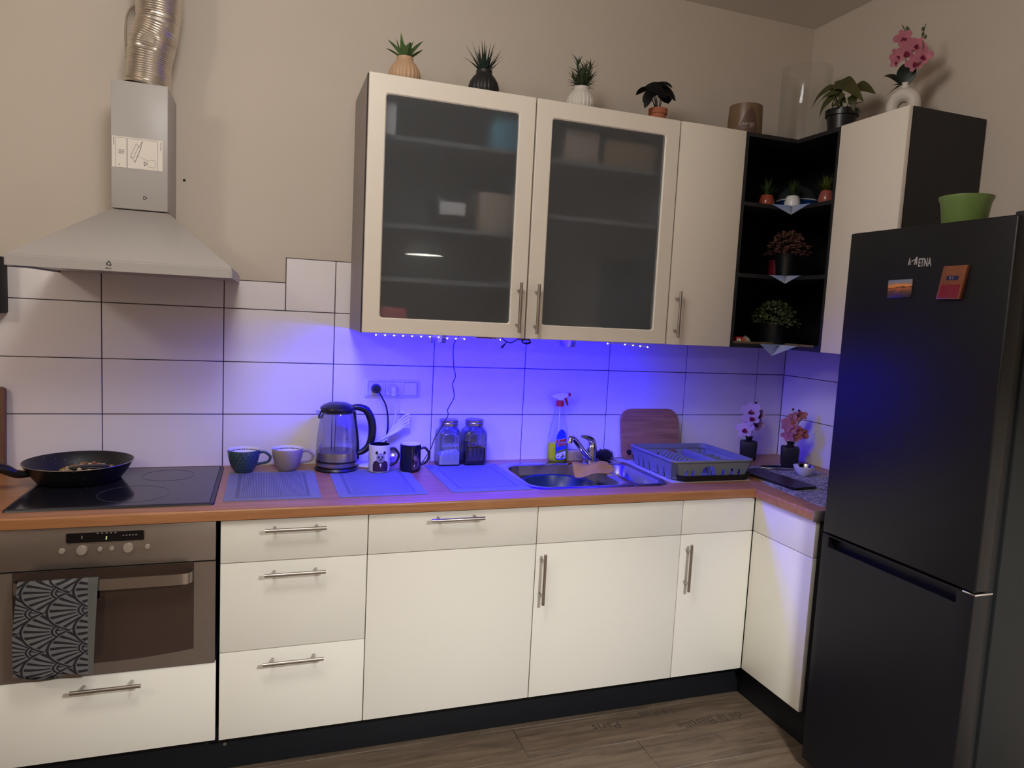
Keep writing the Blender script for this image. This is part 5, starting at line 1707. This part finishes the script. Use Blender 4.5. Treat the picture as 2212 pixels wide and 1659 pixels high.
obj('pot', lathe([(0, 0), (0.028, 0), (0.034, 0.052), (0.0375, 0.053), (0.0395, 0.074), (0.036, 0.074), (0.034, 0.064), (0, 0.062)], 32), M['terracotta'], t)
rnd = random.Random(2)
round_leaf = lambda q: max(0.0, sin(pi * min(1, 0.08 + 0.92 * q))) ** 0.55 if q < 1 else 0.0
LF = [((-0.02, -0.02, 0.168), -0.9, 0.55, 0.085, 1.0), ((0.000, -0.012, 0.172), 2.6, 0.25, 0.070, 0.9), ((0.01, -0.022, 0.158), -0.7, 0.15, 0.088, 1.2), ((0.02, -0.005, 0.150), -0.1, 0.10, 0.070, 1.0), ((-0.012, -0.02, 0.156), -2.2, 0.10, 0.075, 1.2), ((0.0, -0.03, 0.150), -1.6, 0.10, 0.080, 1.3), ((-0.030, -0.01, 0.142), 3.3, -0.35, 0.075, 0.6), ((-0.042, -0.01, 0.118), 3.6, -0.75, 0.065, 0.3), ((0.0, 0.02, 0.165), 1.2, 0.3, 0.075, 0.8), ((0.03, -0.02, 0.146), -0.5, -0.10, 0.075, 1.0), ((-0.01, 0.0, 0.170), -1.4, 0.75, 0.075, 1.3)]
LF = [((-0.061, 0.0, 0.150), (0.044, 0.0, 0.170), 0.052, (-.2, -.6, .8)), ((-0.043, -0.030, 0.138), (-0.088, -0.034, 0.078), 0.040, (-.5, -.8, .3)), ((-0.056, -0.040, 0.113), (-0.087, -0.044, 0.056), 0.028, (-.5, -.8, .3)),
      ((-0.026, -0.010, 0.158), (0.068, -0.020, 0.112), 0.074, (.2, -.8, .6)), ((-0.075, -0.045, 0.140), (0.004, -0.060, 0.104), 0.052, (-.1, -.9, .5)), ((0.020, 0.030, 0.182), (-0.036, 0.020, 0.146), 0.052, (-.3, -.6, .8)),
      ((0.0, 0.03, 0.165), (0.02, 0.085, 0.150), 0.060, (.1, .3, .9)), ((-0.02, 0.02, 0.160), (-0.07, 0.07, 0.140), 0.058, (-.3, .3, .9)), ((0.02, 0.02, 0.150), (0.075, 0.05, 0.120), 0.060, (.4, .3, .8)), ((-0.02, -0.02, 0.172), (0.03, -0.05, 0.150), 0.060, (0, -.5, .9))]
for p, tip, wd, nr in LF:
    obj('leaf', leaf_at(p, tip, wd, nr, round_leaf), M['blackleaf'], t)
    q = Vector(p).lerp(Vector(tip), 0.25)
    obj('stem', tube(spline([(q.x * 0.2, q.y * 0.2, 0.062), (q.x * 0.6 + 0.003, q.y * 0.7, 0.062 + (q.z - 0.062) * 0.6), q], 4), 0.0016, 6), M['blackleaf'], t)
t = thing('candle_glass', 'brown frosted glass candle holder on top of the narrow white cabinet', 'candle holder', (-0.535, -0.25, TOPZ))
gl = [(0.0735, 0.0), (0.0745, 0.006), (0.0690, 0.142), (0.0670, 0.144)]
b = lathe([(0, 0.0)] + gl + [(0.0655, 0.142), (0.0700, 0.008), (0, 0.006)], 48)
n = NT('brown_frosted_glass')
n.put(n.bsdf.inputs['Base Color'], n.mix(n.noise(n.coords(), 12, 2), rgb(104, 80, 58), rgb(118, 92, 68)))
n.set(Roughness=0.35)
obj('glass', b, n.mat, t)
AZ = math.atan2(-2.8977 + 0.25, -2.4585 + 0.535)
drop = [(-0.045, 0.0), (-0.030, 0.040), (-0.006, 0.088), (0.012, 0.106), (0.026, 0.090), (0.040, 0.050), (0.045, 0.0)]
b = prism(drop, 'z', 0, 0.0002)
bmesh.ops.triangulate(b, faces=[f for f in b.faces if len(f.verts) > 4])
rg = lambda z: 0.0745 - 0.0055 * (z - 0.006) / 0.136
wrap(b, rg, 0.018, AZ + 0.15, 0.0004)
obj('printed_flame', b, plain('dark_brown_print', rgb(82, 58, 48), 0.5), t)
b = text_bm('Energy', 0.024, 0.0002)
xform(b, Matrix.Translation((0.004, 0.056, 0)))
wrap(b, rg, 0.0, AZ + 0.05, 0.0012)
obj('lettering', b, plain('pale_print', rgb(168, 150, 138), 0.6), t)
b = text_bm('Natural oil', 0.010, 0.0002)
xform(b, Matrix.Translation((0.004, 0.040, 0)))
wrap(b, rg, 0.0, AZ + 0.05, 0.0012)
obj('lettering', b, M['greyink'], t)
t = thing('glass_cylinder', 'tall clear glass cylinder vase on top of the corner shelf', 'vase', (-0.188, -0.20, TOPZ))
b = lathe([(0, 0.0), (0.104, 0.0), (0.107, 0.004), (0.107, 0.366), (0.1045, 0.366), (0.1045, 0.012), (0, 0.010)], 56)
obj('glass', b, M['vaseglass'], t)
t = thing('potted_arrowhead', 'olive green leafy plant in a black plastic pot above the corner shelf', 'plant', (-0.215, -0.462, TOPZ))
obj('pot', lathe([(0, 0), (0.046, 0), (0.058, 0.092), (0.0645, 0.094), (0.0665, 0.118), (0.062, 0.118), (0.058, 0.10), (0, 0.098)], 36), M['black'], t)
arrow = lambda q: max(0.0, (0.9 if q < 0.25 else 0.9 * (1 - (q - 0.25) / 0.75) ** 0.8) * min(1, q * 7 + 0.25))
# azimuths: -y is to the right in the photograph, +y to the left
LF = [((-0.04, 0.055, 0.190), 2.2, -0.30, 0.130, 0.3), ((-0.05, 0.045, 0.225), 2.0, -0.25, 0.120, 0.5), ((-0.02, 0.03, 0.215), 1.9, 0.55, 0.07, 0.5), ((-0.02, 0.005, 0.235), -1.9, 0.10, 0.115, 0.9), ((-0.06, -0.015, 0.225), -2.2, -0.15, 0.115, 0.9), ((-0.03, 0.01, 0.232), 1.9, 0.30, 0.08, 0.5), ((-0.06, 0.050, 0.165), 2.5, -0.8, 0.100, 0.2), ((-0.055, 0.030, 0.175), 2.9, -0.6, 0.085, 0.5), ((-0.06, -0.050, 0.190), -2.2, -0.9, 0.095, 0.3), ((-0.06, -0.005, 0.170), -2.6, -0.3, 0.065, 0.7), ((0.02, -0.04, 0.205), -1.2, 0.15, 0.11, 0.7), ((0.0, 0.05, 0.20), 1.2, 0.1, 0.10, 0.6), ((-0.06, 0.02, 0.155), 3.0, -0.3, 0.06, 0.7), ((-0.055, -0.05, 0.122), -1.7, -0.02, 0.075, 0.2), ((-0.07, -0.03, 0.140), -2.4, -0.4, 0.055, 0.5)]
LF = [((-0.035, 0.018, 0.222), (-0.045, 0.130, 0.149), 0.048), ((-0.055, -0.046, 0.179), (-0.060, 0.079, 0.153), 0.044), ((-0.045, -0.005, 0.225), (-0.045, -0.159, 0.109), 0.086), ((-0.065, -0.028, 0.168), (-0.065, 0.055, 0.092), 0.054),
      ((-0.065, -0.074, 0.160), (-0.065, -0.048, 0.126), 0.040), ((-0.025, -0.077, 0.160), (-0.025, -0.093, 0.088), 0.044), ((-0.005, 0.001, 0.222), (-0.005, 0.060, 0.248), 0.034), ((-0.035, 0.027, 0.192), (-0.035, 0.008, 0.230), 0.028),
      ((-0.070, -0.059, 0.126), (-0.075, -0.018, 0.112), 0.034), ((-0.005, -0.058, 0.118), (-0.005, -0.118, 0.122), 0.014), ((-0.055, -0.040, 0.150), (-0.055, -0.080, 0.120), 0.036), ((0.03, -0.02, 0.215), (0.07, -0.10, 0.170), 0.070), ((0.02, 0.04, 0.205), (0.05, 0.11, 0.160), 0.060)]
for p, tip, wd in LF:
    obj('leaf', leaf_at(p, tip, wd, (-0.7, -0.35, 0.6), arrow, 0.14), M['philo'], t)
    q = Vector(p).lerp(Vector(tip), 0.15)
    obj('stem', tube(spline([(q.x * 0.15, q.y * 0.2, 0.098), (q.x * 0.6, q.y * 0.6, 0.10 + (q.z - 0.10) * 0.7), q], 4), 0.0017, 6), M['stem'], t)
t = thing('potted_orchid', 'pink orchid in a cream ring-shaped vase on the right wall cabinet', 'plant', (-0.205, -0.760, TOPZ))
# ring vase: a tube bent into a ring that stands upright across the view
R0, R1 = 0.040, 0.022
loops = []
for i in range(33):
    a = 2 * pi * i / 32
    rr = R1 * (1.0 + 0.22 * cos(a + pi / 2) ** 2)
    c_ = Vector((0.35 * R0 * cos(a), -R0 * cos(a) * 0.94, 0.062 + 1.05 * R0 * sin(a)))
    d = Vector((0.35 * cos(a), -0.94 * cos(a), sin(a))).normalized()
    e_ = Vector((0.94, 0.35, 0))
    loops.append([c_ + d * rr * cos(q) + e_ * rr * 1.15 * sin(q) for q in [2 * pi * j / 20 for j in range(20)]])
obj('ring', loft(loops[:-1], closed=True), M['whitevase'], t)
obj('neck', lathe([(0.017, 0.112), (0.0145, 0.124), (0.0150, 0.140), (0.0175, 0.147), (0.0145, 0.147), (0.012, 0.138), (0, 0.136)], 28), M['whitevase'], t)
obj('leaf', leaf_at((-0.010, -0.006, 0.138), (-0.004, -0.008, 0.222), 0.066, (-0.72, -0.66, 0.15), round_leaf, 0.08), M['darkleaf'], t)
strap = lambda q: 0.55 + 0.45 * sin(pi * min(1, q)) if q < 0.97 else 0.3
for tip, wd, sg in (((-0.005, 0.100, 0.202), 0.024, 0.14), ((-0.005, 0.070, 0.152), 0.011, 0.08), ((-0.005, 0.092, 0.112), 0.018, 0.05), ((-0.008, 0.064, 0.134), 0.010, 0.05)):
    obj('leaf', leaf_at((-0.010, 0.006, 0.143), tip, wd, (-0.6, -0.3, 0.7), strap if wd > 0.02 else arrow, sg), M['darkleaf'], t)
obj('spike', tube(spline([(-0.004, 0, 0.138), (-0.006, 0.004, 0.20), (-0.004, 0.004, 0.27), (-0.004, 0.012, 0.315), (-0.002, 0.024, 0.345), (0, 0.042, 0.372)], 6), 0.0019, 6), M['stem'], t)
obj('spike', tube(spline([(-0.004, 0, 0.138), (-0.004, -0.030, 0.175), (-0.002, -0.060, 0.215), (0, -0.062, 0.265), (0, -0.056, 0.295), (0, -0.064, 0.340)], 6), 0.0017, 6), M['stem'], t)
FL = [((-0.010, 0.022, 0.318), 0.030, 0.3), ((-0.004, 0.004, 0.284), 0.026, 0.9), ((-0.016, -0.004, 0.258), 0.032, 0.2), ((-0.008, -0.044, 0.270), 0.027, -0.5), ((-0.012, 0.038, 0.262), 0.026, 0.6), ((-0.012, 0.046, 0.236), 0.018, 0.9), ((-0.014, -0.044, 0.206), 0.029, 0.4), ((-0.010, -0.076, 0.222), 0.029, -0.2)]
for p, sz, rl in FL:
    p = Vector(p)
    orchid_flower(t, p, VIEW(t.location + p).normalized() + Vector((0, p.y * 7, -0.1)), sz, 'pink', 'magenta', rl)
for y_, z_ in ((0.012, 0.345), (-0.056, 0.305), (-0.068, 0.292), (-0.054, 0.325), (0.018, 0.352)):
    obj('bud', xform(lathe([(0, -0.008), (0.004, -0.004), (0.0055, 0.002), (0.003, 0.007), (0, 0.009)], 10), Matrix.Translation((0, y_, z_))), M['stem'], t)

# green bowl on the fridge
t = thing('green_bowl', 'green plastic bowl standing on top of the black fridge', 'bowl', (-0.460, -1.272, FT - 0.0115))
gb = [(0, 0.0), (0.053, 0.0), (0.055, 0.003), (0.067, 0.096), (0.0735, 0.112), (0.0735, 0.117), (0.0705, 0.114), (0.0645, 0.096), (0.052, 0.005), (0, 0.003)]
obj('bowl', lathe(gb, 48), M['bowlgreen'], t)

# ------------------------------------------------------------------ on the corner shelf
def small_pot(name, label, x, y, z, mat, leaf, r, h, tuft):
    t = thing(name, label, 'plant', (x, y, z))
    obj('pot', lathe([(0, 0), (r * 0.82, 0), (r * 0.98, h * 0.25), (r, h * 0.5), (r * 0.85, h * 0.85), (r * 0.70, h), (r * 0.62, h), (r * 0.6, h * 0.9), (0, h * 0.88)], 32), M[mat], t)
    rnd = random.Random(int(abs(x) * 1000))
    b = bmesh.new()
    for i in range(80):
        a = i * 2.399
        e_ = 0.25 + 1.25 * rnd.random()
        q0 = (0.4 * r * cos(a) * rnd.random(), 0.4 * r * sin(a) * rnd.random(), h * 0.92 + (tuft * 0.35 * rnd.random()))
        join(b, blade(q0, a, e_, tuft * (0.65 + 0.40 * rnd.random()), 0.012, 0.2, 3, 0.3, sharp))
    o = obj('foliage', b, M[leaf], t)
    o['kind'] = 'stuff'
    return t
small_pot('small_potted_plant', 'small plant in a red-brown pot left on the top corner shelf', -0.425, -0.296, 2.0552, 'redpot', 'smallplant', 0.032, 0.056, 0.062)
small_pot('small_potted_plant', 'small plant in a white pot on the middle of the top corner shelf', -0.302, -0.312, 2.0566, 'ceramic', 'smallplant', 0.034, 0.060, 0.070)
small_pot('small_potted_plant', 'small yellow-green plant in a red-brown pot right on the top corner shelf', -0.283, -0.492, 2.0552, 'pinkpot', 'smallplant2', 0.031, 0.060, 0.062)
t = thing('blue_dish', 'blue dish with a dark domed cover behind the white pot on the shelf', 'dish', (-0.170, -0.185, 2.0552))
obj('dish', lathe([(0, 0), (0.055, 0), (0.078, 0.030), (0.090, 0.064), (0.087, 0.064), (0.074, 0.032), (0, 0.006)], 40), M['bluedish'], t)
obj('rim', lathe([(0.0860, 0.0645), (0.0912, 0.0645), (0.0912, 0.070), (0.0860, 0.070)], 40), M['ceramic'], t)
obj('cover', lathe([(0.086, 0.070), (0.080, 0.098), (0.060, 0.122), (0.030, 0.134), (0, 0.137)], 40), M['darkgreydish'], t)
def bouquet(name, label, x, y, z, pot, rp, hp_, rad, hgt, leafm, n_, sz, cat='plant', flowers=None):
    t = thing(name, label, cat, (x, y, z))
    obj('pot', lathe([(0, 0), (rp * 0.78, 0), (rp * 0.95, hp_ * 0.9), (rp, hp_), (rp * 0.92, hp_), (rp * 0.88, hp_ * 0.9), (0, hp_ * 0.88)], 32), M[pot], t)
    rnd = random.Random(n_)
    b = bmesh.new()
    fb = bmesh.new()
    for i in range(n_):
        a, v = rnd.uniform(0, 2 * pi), rnd.random()
        rr = rad * (0.45 + 0.55 * rnd.random())
        zz = hp_ - 0.012 + hgt * v
        k_ = rr * (cos(v * pi * 0.46) ** 0.6)
        p = Vector((k_ * cos(a), k_ * sin(a), zz))
        join(b, blade(p, a + rnd.uniform(-1, 1), rnd.uniform(-0.3, 1.2), sz * rnd.uniform(0.8, 1.3), sz * 0.75, 0.4, 3, 0.3, round_leaf))
        if flowers and i % 2 == 0:
            for j in range(5):
                join(fb, blade(Vector((p.x * 1.06, p.y * 1.06, p.z + 0.004)), a + j * 1.257, 0.5, sz * 0.75, sz * 0.7, 0.3, 2, 0.2, round_leaf))
    o = obj('foliage', b, M[leafm], t)
    o['kind'] = 'stuff'
    if flowers:
        o = obj('blossoms', fb, M[flowers], t)
        o['kind'] = 'stuff'
    else:
        fb.free()
    return t
bouquet('potted_pink_flowers', 'round bunch of dusty pink flowers in a black pot on the middle shelf', -0.295, -0.300, 1.7637, 'black', 0.052, 0.105, 0.098, 0.105, 'pinkfoliage', 420, 0.013, flowers='dustypink')
t = thing('red_tin', 'dark red tin standing behind the pink flower pot', 'tin', (-0.245, -0.185, 1.7622))
obj('tin', lathe([(0, 0), (0.040, 0), (0.041, 0.002), (0.041, 0.086), (0.039, 0.088), (0, 0.088)], 32), M['darkred'], t)
bouquet('potted_green_leaves', 'small-leaved green bush in a black pot on the bottom shelf', -0.325, -0.290, 1.4687, 'black', 0.064, 0.092, 0.110, 0.105, 'boxleaf', 560, 0.0135)
def napkin(label, z, drop, side, skew):
    t = thing('napkin', label, 'napkin', (RX + 0.004, UF + 0.004, z + 0.0003))
    # lies on the shelf as a triangle and hangs over its inner corner
    th = 0.0010
    a_, c_ = (-side, 0.0), (0.0, -side)
    b = bmesh.new()
    top = [(-side, 0.0), (0.0, 0.0), (0.0, -side), (side * 0.15, side * 0.15)]
    top = [(-side, 0.002), (0.002, 0.002), (0.002, -side), (side * 0.9, side * 0.05 - side * 0.2), (side * 0.5, side * 0.5), (-side * 0.2, side * 0.9)]
    f = prism(top, 'z', 0.0, th)
    obj('lying_part', f, M['napkin'], t)
    # hanging triangle: from the shelf front edges down to one tip, bulging into the notch
    e0, e1, tip = Vector((-side, -0.001, 0.0)), Vector((-0.001, -side, 0.0)), Vector((-0.016 + skew[0], -0.016 + skew[1], -drop))
    def fn(u, v):
        p = e0.lerp(e1, u)
        inner = Vector((-0.002, -0.002, 0))
        w_ = 1 - abs(2 * u - 1)
        p = p.lerp(inner, w_ * 0.9)
        q = p.lerp(tip, v)
        q.z += 0.001 * (1 - v)
        return (q.x - 0.0015, q.y - 0.0015, q.z)
    obj('hanging_part', sheet(16, 8, fn, 0.0008), M['napkin'], t)
    b = bmesh.new()
    for pts in ([(0, 0), (-0.006, -0.012), (-0.016, -0.016)], [(0, 0), (0.008, -0.012), (0.012, -0.026)], [(0.010, -0.018), (0.018, -0.020)]):
        pp = [Vector((-0.026 + 0.5 * p[0], -0.055 - 0.9 * p[0] * 0.6, -0.008 + p[1])) for p in pts]
        if len(pp) == 2:
            pp.insert(1, (pp[0] + pp[1]) / 2)
        join(b, tube(pp, 0.0013, 5))
    b.free()
    return t
napkin('pale blue napkin hanging over the edge of the top corner shelf', 2.055, 0.036, 0.105, (0.0, 0.0))
napkin('pale blue napkin hanging over the edge of the middle corner shelf', 1.762, 0.032, 0.085, (0.0, 0.0))
napkin('pale blue napkin hanging below the bottom corner shelf', 1.467, 0.048, 0.105, (-0.02, 0.02))
t = thing('red_box', 'tiny red matchbox with a white label on the bottom corner shelf', 'box', (-0.552, -0.345, 1.4672))
obj('box', box(-0.016, 0.016, -0.012, 0.012, 0.0, 0.028, 0.001), M['redplastic'], t)
obj('label', box(-0.014, 0.008, -0.0126, -0.0120, 0.006, 0.021), M['paper'], t)
t = thing('cork_coin', 'small round cork disc beside the tiny red box', 'disc', (-0.528, -0.352, 1.4672))
obj('disc', xform(lathe([(0, 0), (0.011, 0), (0.011, 0.006), (0, 0.006)], 20), Matrix.Translation((0, 0, 0.011)) @ Matrix.Rotation(pi / 2, 4, 'X')), M['terracotta'], t)
t = thing('seashell', 'pale shell lying at the back of the bottom corner shelf', 'shell', (-0.452, -0.262, 1.4672))
obj('shell', lathe([(0, 0.0), (0.024, 0.002), (0.026, 0.010), (0.016, 0.024), (0, 0.034)], 14), M['shell'], t)
o = thing('wooden_ruler', 'thin dark wooden strip along the left front of the bottom corner shelf', 'strip', (-0.500, -0.372, 1.4672))
obj('strip', box(-0.10, 0.108, -0.008, 0.008, 0.0, 0.010, 0.001), M['brownwood'], o)
o = thing('wooden_ruler', 'thin dark wooden strip along the right front of the bottom corner shelf', 'strip', (-0.350, -0.500, 1.4672))
obj('strip', box(-0.008, 0.008, -0.105, 0.09, 0.0, 0.010, 0.001), M['brownwood'], o)
obj('end_cap', box(-0.0085, 0.0085, -0.112, -0.080, 0.0, 0.0105, 0.001), M['black'], o)

# ------------------------------------------------------------------ behind the frosted doors
def inner_box(name, label, cat, x0, x1, z0, z1, mat, y0=-0.30, y1=-0.20):
    t = thing(name, label, cat, ((x0 + x1) / 2, (y0 + y1) / 2, z0 + 0.0004))
    obj('body', box(x0, x1, y0, y1, z0 + 0.0004, z1, 0.006, 2), M[mat], t, True)
    return t
inner_box('teal_box', 'teal box blurred behind the left frosted door, top right', 'box', -1.690, -1.575, 2.150, 2.282, 'tealbox', -0.335)
t = inner_box('white_carton', 'white carton blurred behind the left frosted door, top left corner', 'carton', -2.100, -2.045, 2.150, 2.262, 'ceramic', -0.335)
t = inner_box('dark_tin', 'dark tin with a white label blurred behind the left frosted door', 'tin', -1.890, -1.765, 1.845, 1.965, 'black', -0.325)
obj('label', box(-1.875, -1.780, -0.3262, -0.3252, 1.895, 1.940), M['ceramic'], t, True)
inner_box('paper_bag', 'beige paper bag blurred behind the left frosted door, middle right', 'bag', -1.725, -1.580, 1.845, 1.990, 'beigebag', -0.325)
inner_box('pink_dish', 'pink dish blurred behind the left frosted door, bottom left', 'dish', -2.085, -1.985, 1.4673, 1.545, 'pinkdish', -0.335)
inner_box('tan_packet', 'tan packet blurred behind the right frosted door, top left', 'packet', -1.395, -1.250, 2.140, 2.262, 'beigebag', -0.325)
inner_box('tan_packet', 'wide tan packet blurred behind the right frosted door, top right', 'packet', -1.215, -1.000, 2.140, 2.245, 'tanbox', -0.325)

# ------------------------------------------------------------------ sockets, plugs, cables
t = thing('socket_frame', 'triple white socket and switch frame on the tiles above the kettle', 'socket', (-1.9715, 0.0, 1.2115))
k = 4
lo = [xz(rrect(-0.1145, 0.1145, -0.0385, 0.0385, 0.004, k), -0.0002), xz(rrect(-0.1145, 0.1145, -0.0385, 0.0385, 0.004, k), -0.003), xz(rrect(-0.103, 0.103, -0.029, 0.029, 0.003, k), -0.010), xz(rrect(-0.1025, 0.1025, -0.0285, 0.0285, 0.003, k), -0.004)]
obj('frame', loft(lo, cap1=True), M['whiteplastic'], t)
for i, cx in enumerate((-0.069, 0.0, 0.073)):
    if i < 2:
        obj('socket_insert', prism(rrect(cx - 0.028, cx + 0.028, -0.0275, 0.0275, 0.002, 3), 'y', -0.004, -0.0105, 0.0006), M['whiteplastic'], t)
        b = lathe([(0.0205, 0), (0.0190, 0.0008), (0.0190, 0.0002), (0.0205, -0.0002)], 32)
        obj('socket_ring', xform(b, Matrix.Translation((cx, -0.0107, 0)) @ Matrix.Rotation(pi / 2, 4, 'X')), M['greyink'], t)
    else:
        q = obj('rocker', prism(rrect(cx - 0.0265, cx + 0.0265, -0.027, 0.027, 0.002, 3), 'y', -0.004, -0.0125, 0.001), M['whiteplastic'], t)
        q.rotation_euler = (radians(2.5), 0, 0)
t = thing('black_plug', 'round black plug with its cable in the left socket', 'plug', (-2.0405, -0.0112, 1.2115))
obj('plug', xform(lathe([(0, 0), (0.0185, 0), (0.0185, 0.020), (0.015, 0.028), (0, 0.029)], 28), Matrix.Rotation(pi / 2, 4, 'X')), M['black'], t)
obj('cable', tube(spline([(0.010, -0.014, -0.012), (0.022, -0.013, -0.032), (0.040, -0.012, -0.066), (0.050, -0.010, -0.110), (0.052, -0.008, -0.160), (0.046, -0.006, -0.215), (0.040, -0.008, -0.27), (0.03, -0.01, -0.306)], 6), 0.0032, 8), M['black'], t)
t = thing('white_plug', 'white plug in the middle socket with its cable tied into a bundle', 'plug', (-1.9715, -0.0112, 1.2115))
obj('plug', xform(box(-0.010, 0.010, -0.030, 0.012, 0.0, 0.030, 0.006, 3), Matrix.Rotation(pi / 2, 4, 'X')), M['cable'], t)
cab = [(0.0, -0.016, -0.028), (0.004, -0.014, -0.06), (0.012, -0.012, -0.105), (0.010, -0.012, -0.135), (-0.004, -0.012, -0.170), (-0.022, -0.014, -0.215)]
obj('cable', tube(spline(cab, 6), 0.0036, 8), M['cable'], t)
rnd = random.Random(4)
for i in range(5):
    oz = 0.012 * i
    P = [(-0.030 - 0.012 * i, -0.012 - 0.004 * i, -0.205 - 0.004 * i), (-0.010 + 0.006 * i, -0.014 - 0.003 * i, -0.175), (0.018 + 0.006 * i, -0.015 - 0.002 * i, -0.140 - 0.004 * i), (0.050 + 0.004 * i, -0.016, -0.108 - oz), (0.074 - 0.002 * i, -0.016, -0.098 - oz)]
    obj('cable_loop', tube(spline([(q[0], q[1] - 0.008, q[2]) for q in P], 6), 0.0034, 8), M['cable'], t)
for i in range(4):
    P = [(-0.020, -0.013 - 0.004 * i, -0.202), (-0.045 - 0.008 * i, -0.014 - 0.004 * i, -0.222 - 0.006 * i), (-0.075 + 0.012 * i, -0.018 - 0.004 * i, -0.255 - 0.006 * i), (-0.090 + 0.028 * i, -0.022, -0.300)]
    obj('cable_loop', tube(spline([(q[0], q[1] - 0.008, q[2]) for q in P], 6), 0.0034, 8), M['cable'], t)
obj('cable_end', xform(box(-0.012, 0.012, -0.008, 0.008, -0.006, 0.006, 0.003), Matrix.Translation((0.040, -0.02, -0.094)) @ Matrix.Rotation(0.3, 4, 'Y')), M['cable'], t)
P = [(-1.750, -0.220, 1.4510), (-1.772, -0.210, 1.411), (-1.764, -0.190, 1.327), (-1.752, -0.180, 1.286), (-1.759, -0.170, 1.251), (-1.749, -0.160, 1.198), (-1.772, -0.155, 1.146), (-1.770, -0.150, 1.117), (-1.815, -0.140, 1.030), (-1.830, -0.130, 0.981), (-1.853, -0.110, 0.929), (-1.856, -0.062, 0.903)]
tag(obj('hanging_cable', tube(spline(P, 8), 0.0019, 7), M['black']), 'thin black cable hanging from the cabinet down between mugs and jars', 'cable')

# LED tape: tiny lamps on a tape under the front edge of the cabinets
def led_strip(label, pts):
    t = thing('led_strip', label, 'led strip', pts[0])
    P = [Vector(p) - Vector(pts[0]) for p in pts]
    b = tube([p + Vector((0, 0, 0.0022)) for p in P], 0.0018, 6)
    obj('tape', b, M['whiteplastic'], t)
    q = bmesh.new()
    bmesh.ops.create_icosphere(q, subdivisions=2, radius=0.0024)
    bead = obj('bead', q, M['led'], t)
    bead.location = P[0]
    for p in P[1:]:
        o = bead.copy()
        COL.objects.link(o)
        o.parent = t
        o.location = p
    return t
led_strip('blue LED strip with eleven lit beads under the left glass cabinet', [(-2.100 + 0.0325 * i, -0.376, 1.4455 - (0.0005 if i < 8 else 0.0035)) for i in range(11)])
led_strip('short blue LED strip with few beads under the right glass cabinet', [(-1.185, -0.372, 1.4450), (-1.108, -0.372, 1.4440), (-1.072, -0.374, 1.4420), (-1.040, -0.375, 1.4400), (-1.006, -0.376, 1.4370)])
o = obj('bead', lathe([(0, -0.0022), (0.0022, 0), (0, 0.0022)], 8), M['led'], loc=(-1.634, -0.372, 1.444))
tag(o, 'single lit blue bead beside the dangling connector', 'led bead')
# puck lamps under the cabinets
def puck(label, x, y, mat):
    t = thing('puck_light', label, 'lamp', (x, y, UZ0 - 0.0005))
    obj('ring', lathe([(0, 0), (0.033, 0), (0.0335, -0.026), (0.031, -0.030), (0.027, -0.030), (0.027, -0.027), (0, -0.027)], 32), M[mat], t)
    return t
puck('round puck lamp lit blue under the left glass cabinet', -1.856, -0.285, 'steel')
puck('round steel puck lamp under the right glass cabinet', -1.290, -0.215, 'steel')
puck('round steel puck lamp under the white cabinet beside the fridge', -0.235, -0.690, 'steel')
# dangling connector and coiled leads
t = thing('dangling_connector', 'black connector dangling on a looped lead between the two glass cabinets', 'connector', (-1.628, -0.33, UZ0))
obj('lead', tube(spline([(0.012, 0, 0.0), (0.030, -0.002, -0.014), (0.052, -0.004, -0.018), (0.076, -0.003, -0.004), (0.082, 0, 0.001)], 6), 0.0021, 7), M['black'], t)
obj('lead', tube(spline([(0.036, -0.002, -0.013), (0.024, -0.003, -0.026)], 4), 0.0021, 7), M['black'], t)
obj('connector', tube([(0.026, -0.003, -0.024), (0.018, -0.003, -0.034), (0.012, -0.003, -0.040)], [0.003, 0.0046, 0.004], 10), M['black'], t)
t = thing('coiled_lead', 'small coil of black lead under the gap between the glass cabinets', 'lead', (-1.505, -0.30, UZ0))
for i in range(3):
    obj('coil', tube([(0.018 * cos(a) + 0.003 * i, 0.004 * i, -0.011 - 0.008 * sin(a) - 0.002 * i) for a in [2 * pi * j / 14 for j in range(15)]], 0.0018, 6), M['black'], t)
obj('holder', box(-0.030, 0.016, -0.005, 0.012, -0.008, 0.0, 0.001), M['brownwood'], t)
t = thing('led_controller', 'flat brown and white LED controller stuck under the left glass cabinet', 'controller', (-1.672, -0.31, UZ0))
obj('case', box(-0.055, 0.050, -0.02, 0.02, -0.0075, 0.0, 0.002), M['whiteplastic'], t)
obj('dark_window', box(-0.045, 0.035, -0.0206, -0.0200, -0.006, -0.0015), M['redpot'], t)

# ------------------------------------------------------------------ pendant lamp (behind the camera, seen only as a reflection)
t = thing('pendant_lamp', 'round pendant lamp reflected in the left frosted cabinet door', 'lamp', (LAMP.x, LAMP.y, LAMP.z))
obj('shade', lathe([(0.150, -0.004), (0.152, 0.0), (0.120, 0.06), (0.060, 0.10), (0.03, 0.11), (0.028, 0.108), (0.058, 0.096), (0.117, 0.057), (0.148, 0.0)], 48), M['whiteplastic'], t)
obj('glow_disc', lathe([(0.0, 0.004), (0.142, 0.004), (0.142, 0.006), (0, 0.006)], 40), M['lampdisc'], t)
obj('cord', tube([(0, 0, 0.108), (0, 0, ZC - LAMP.z)], 0.004, 8), M['black'], t)
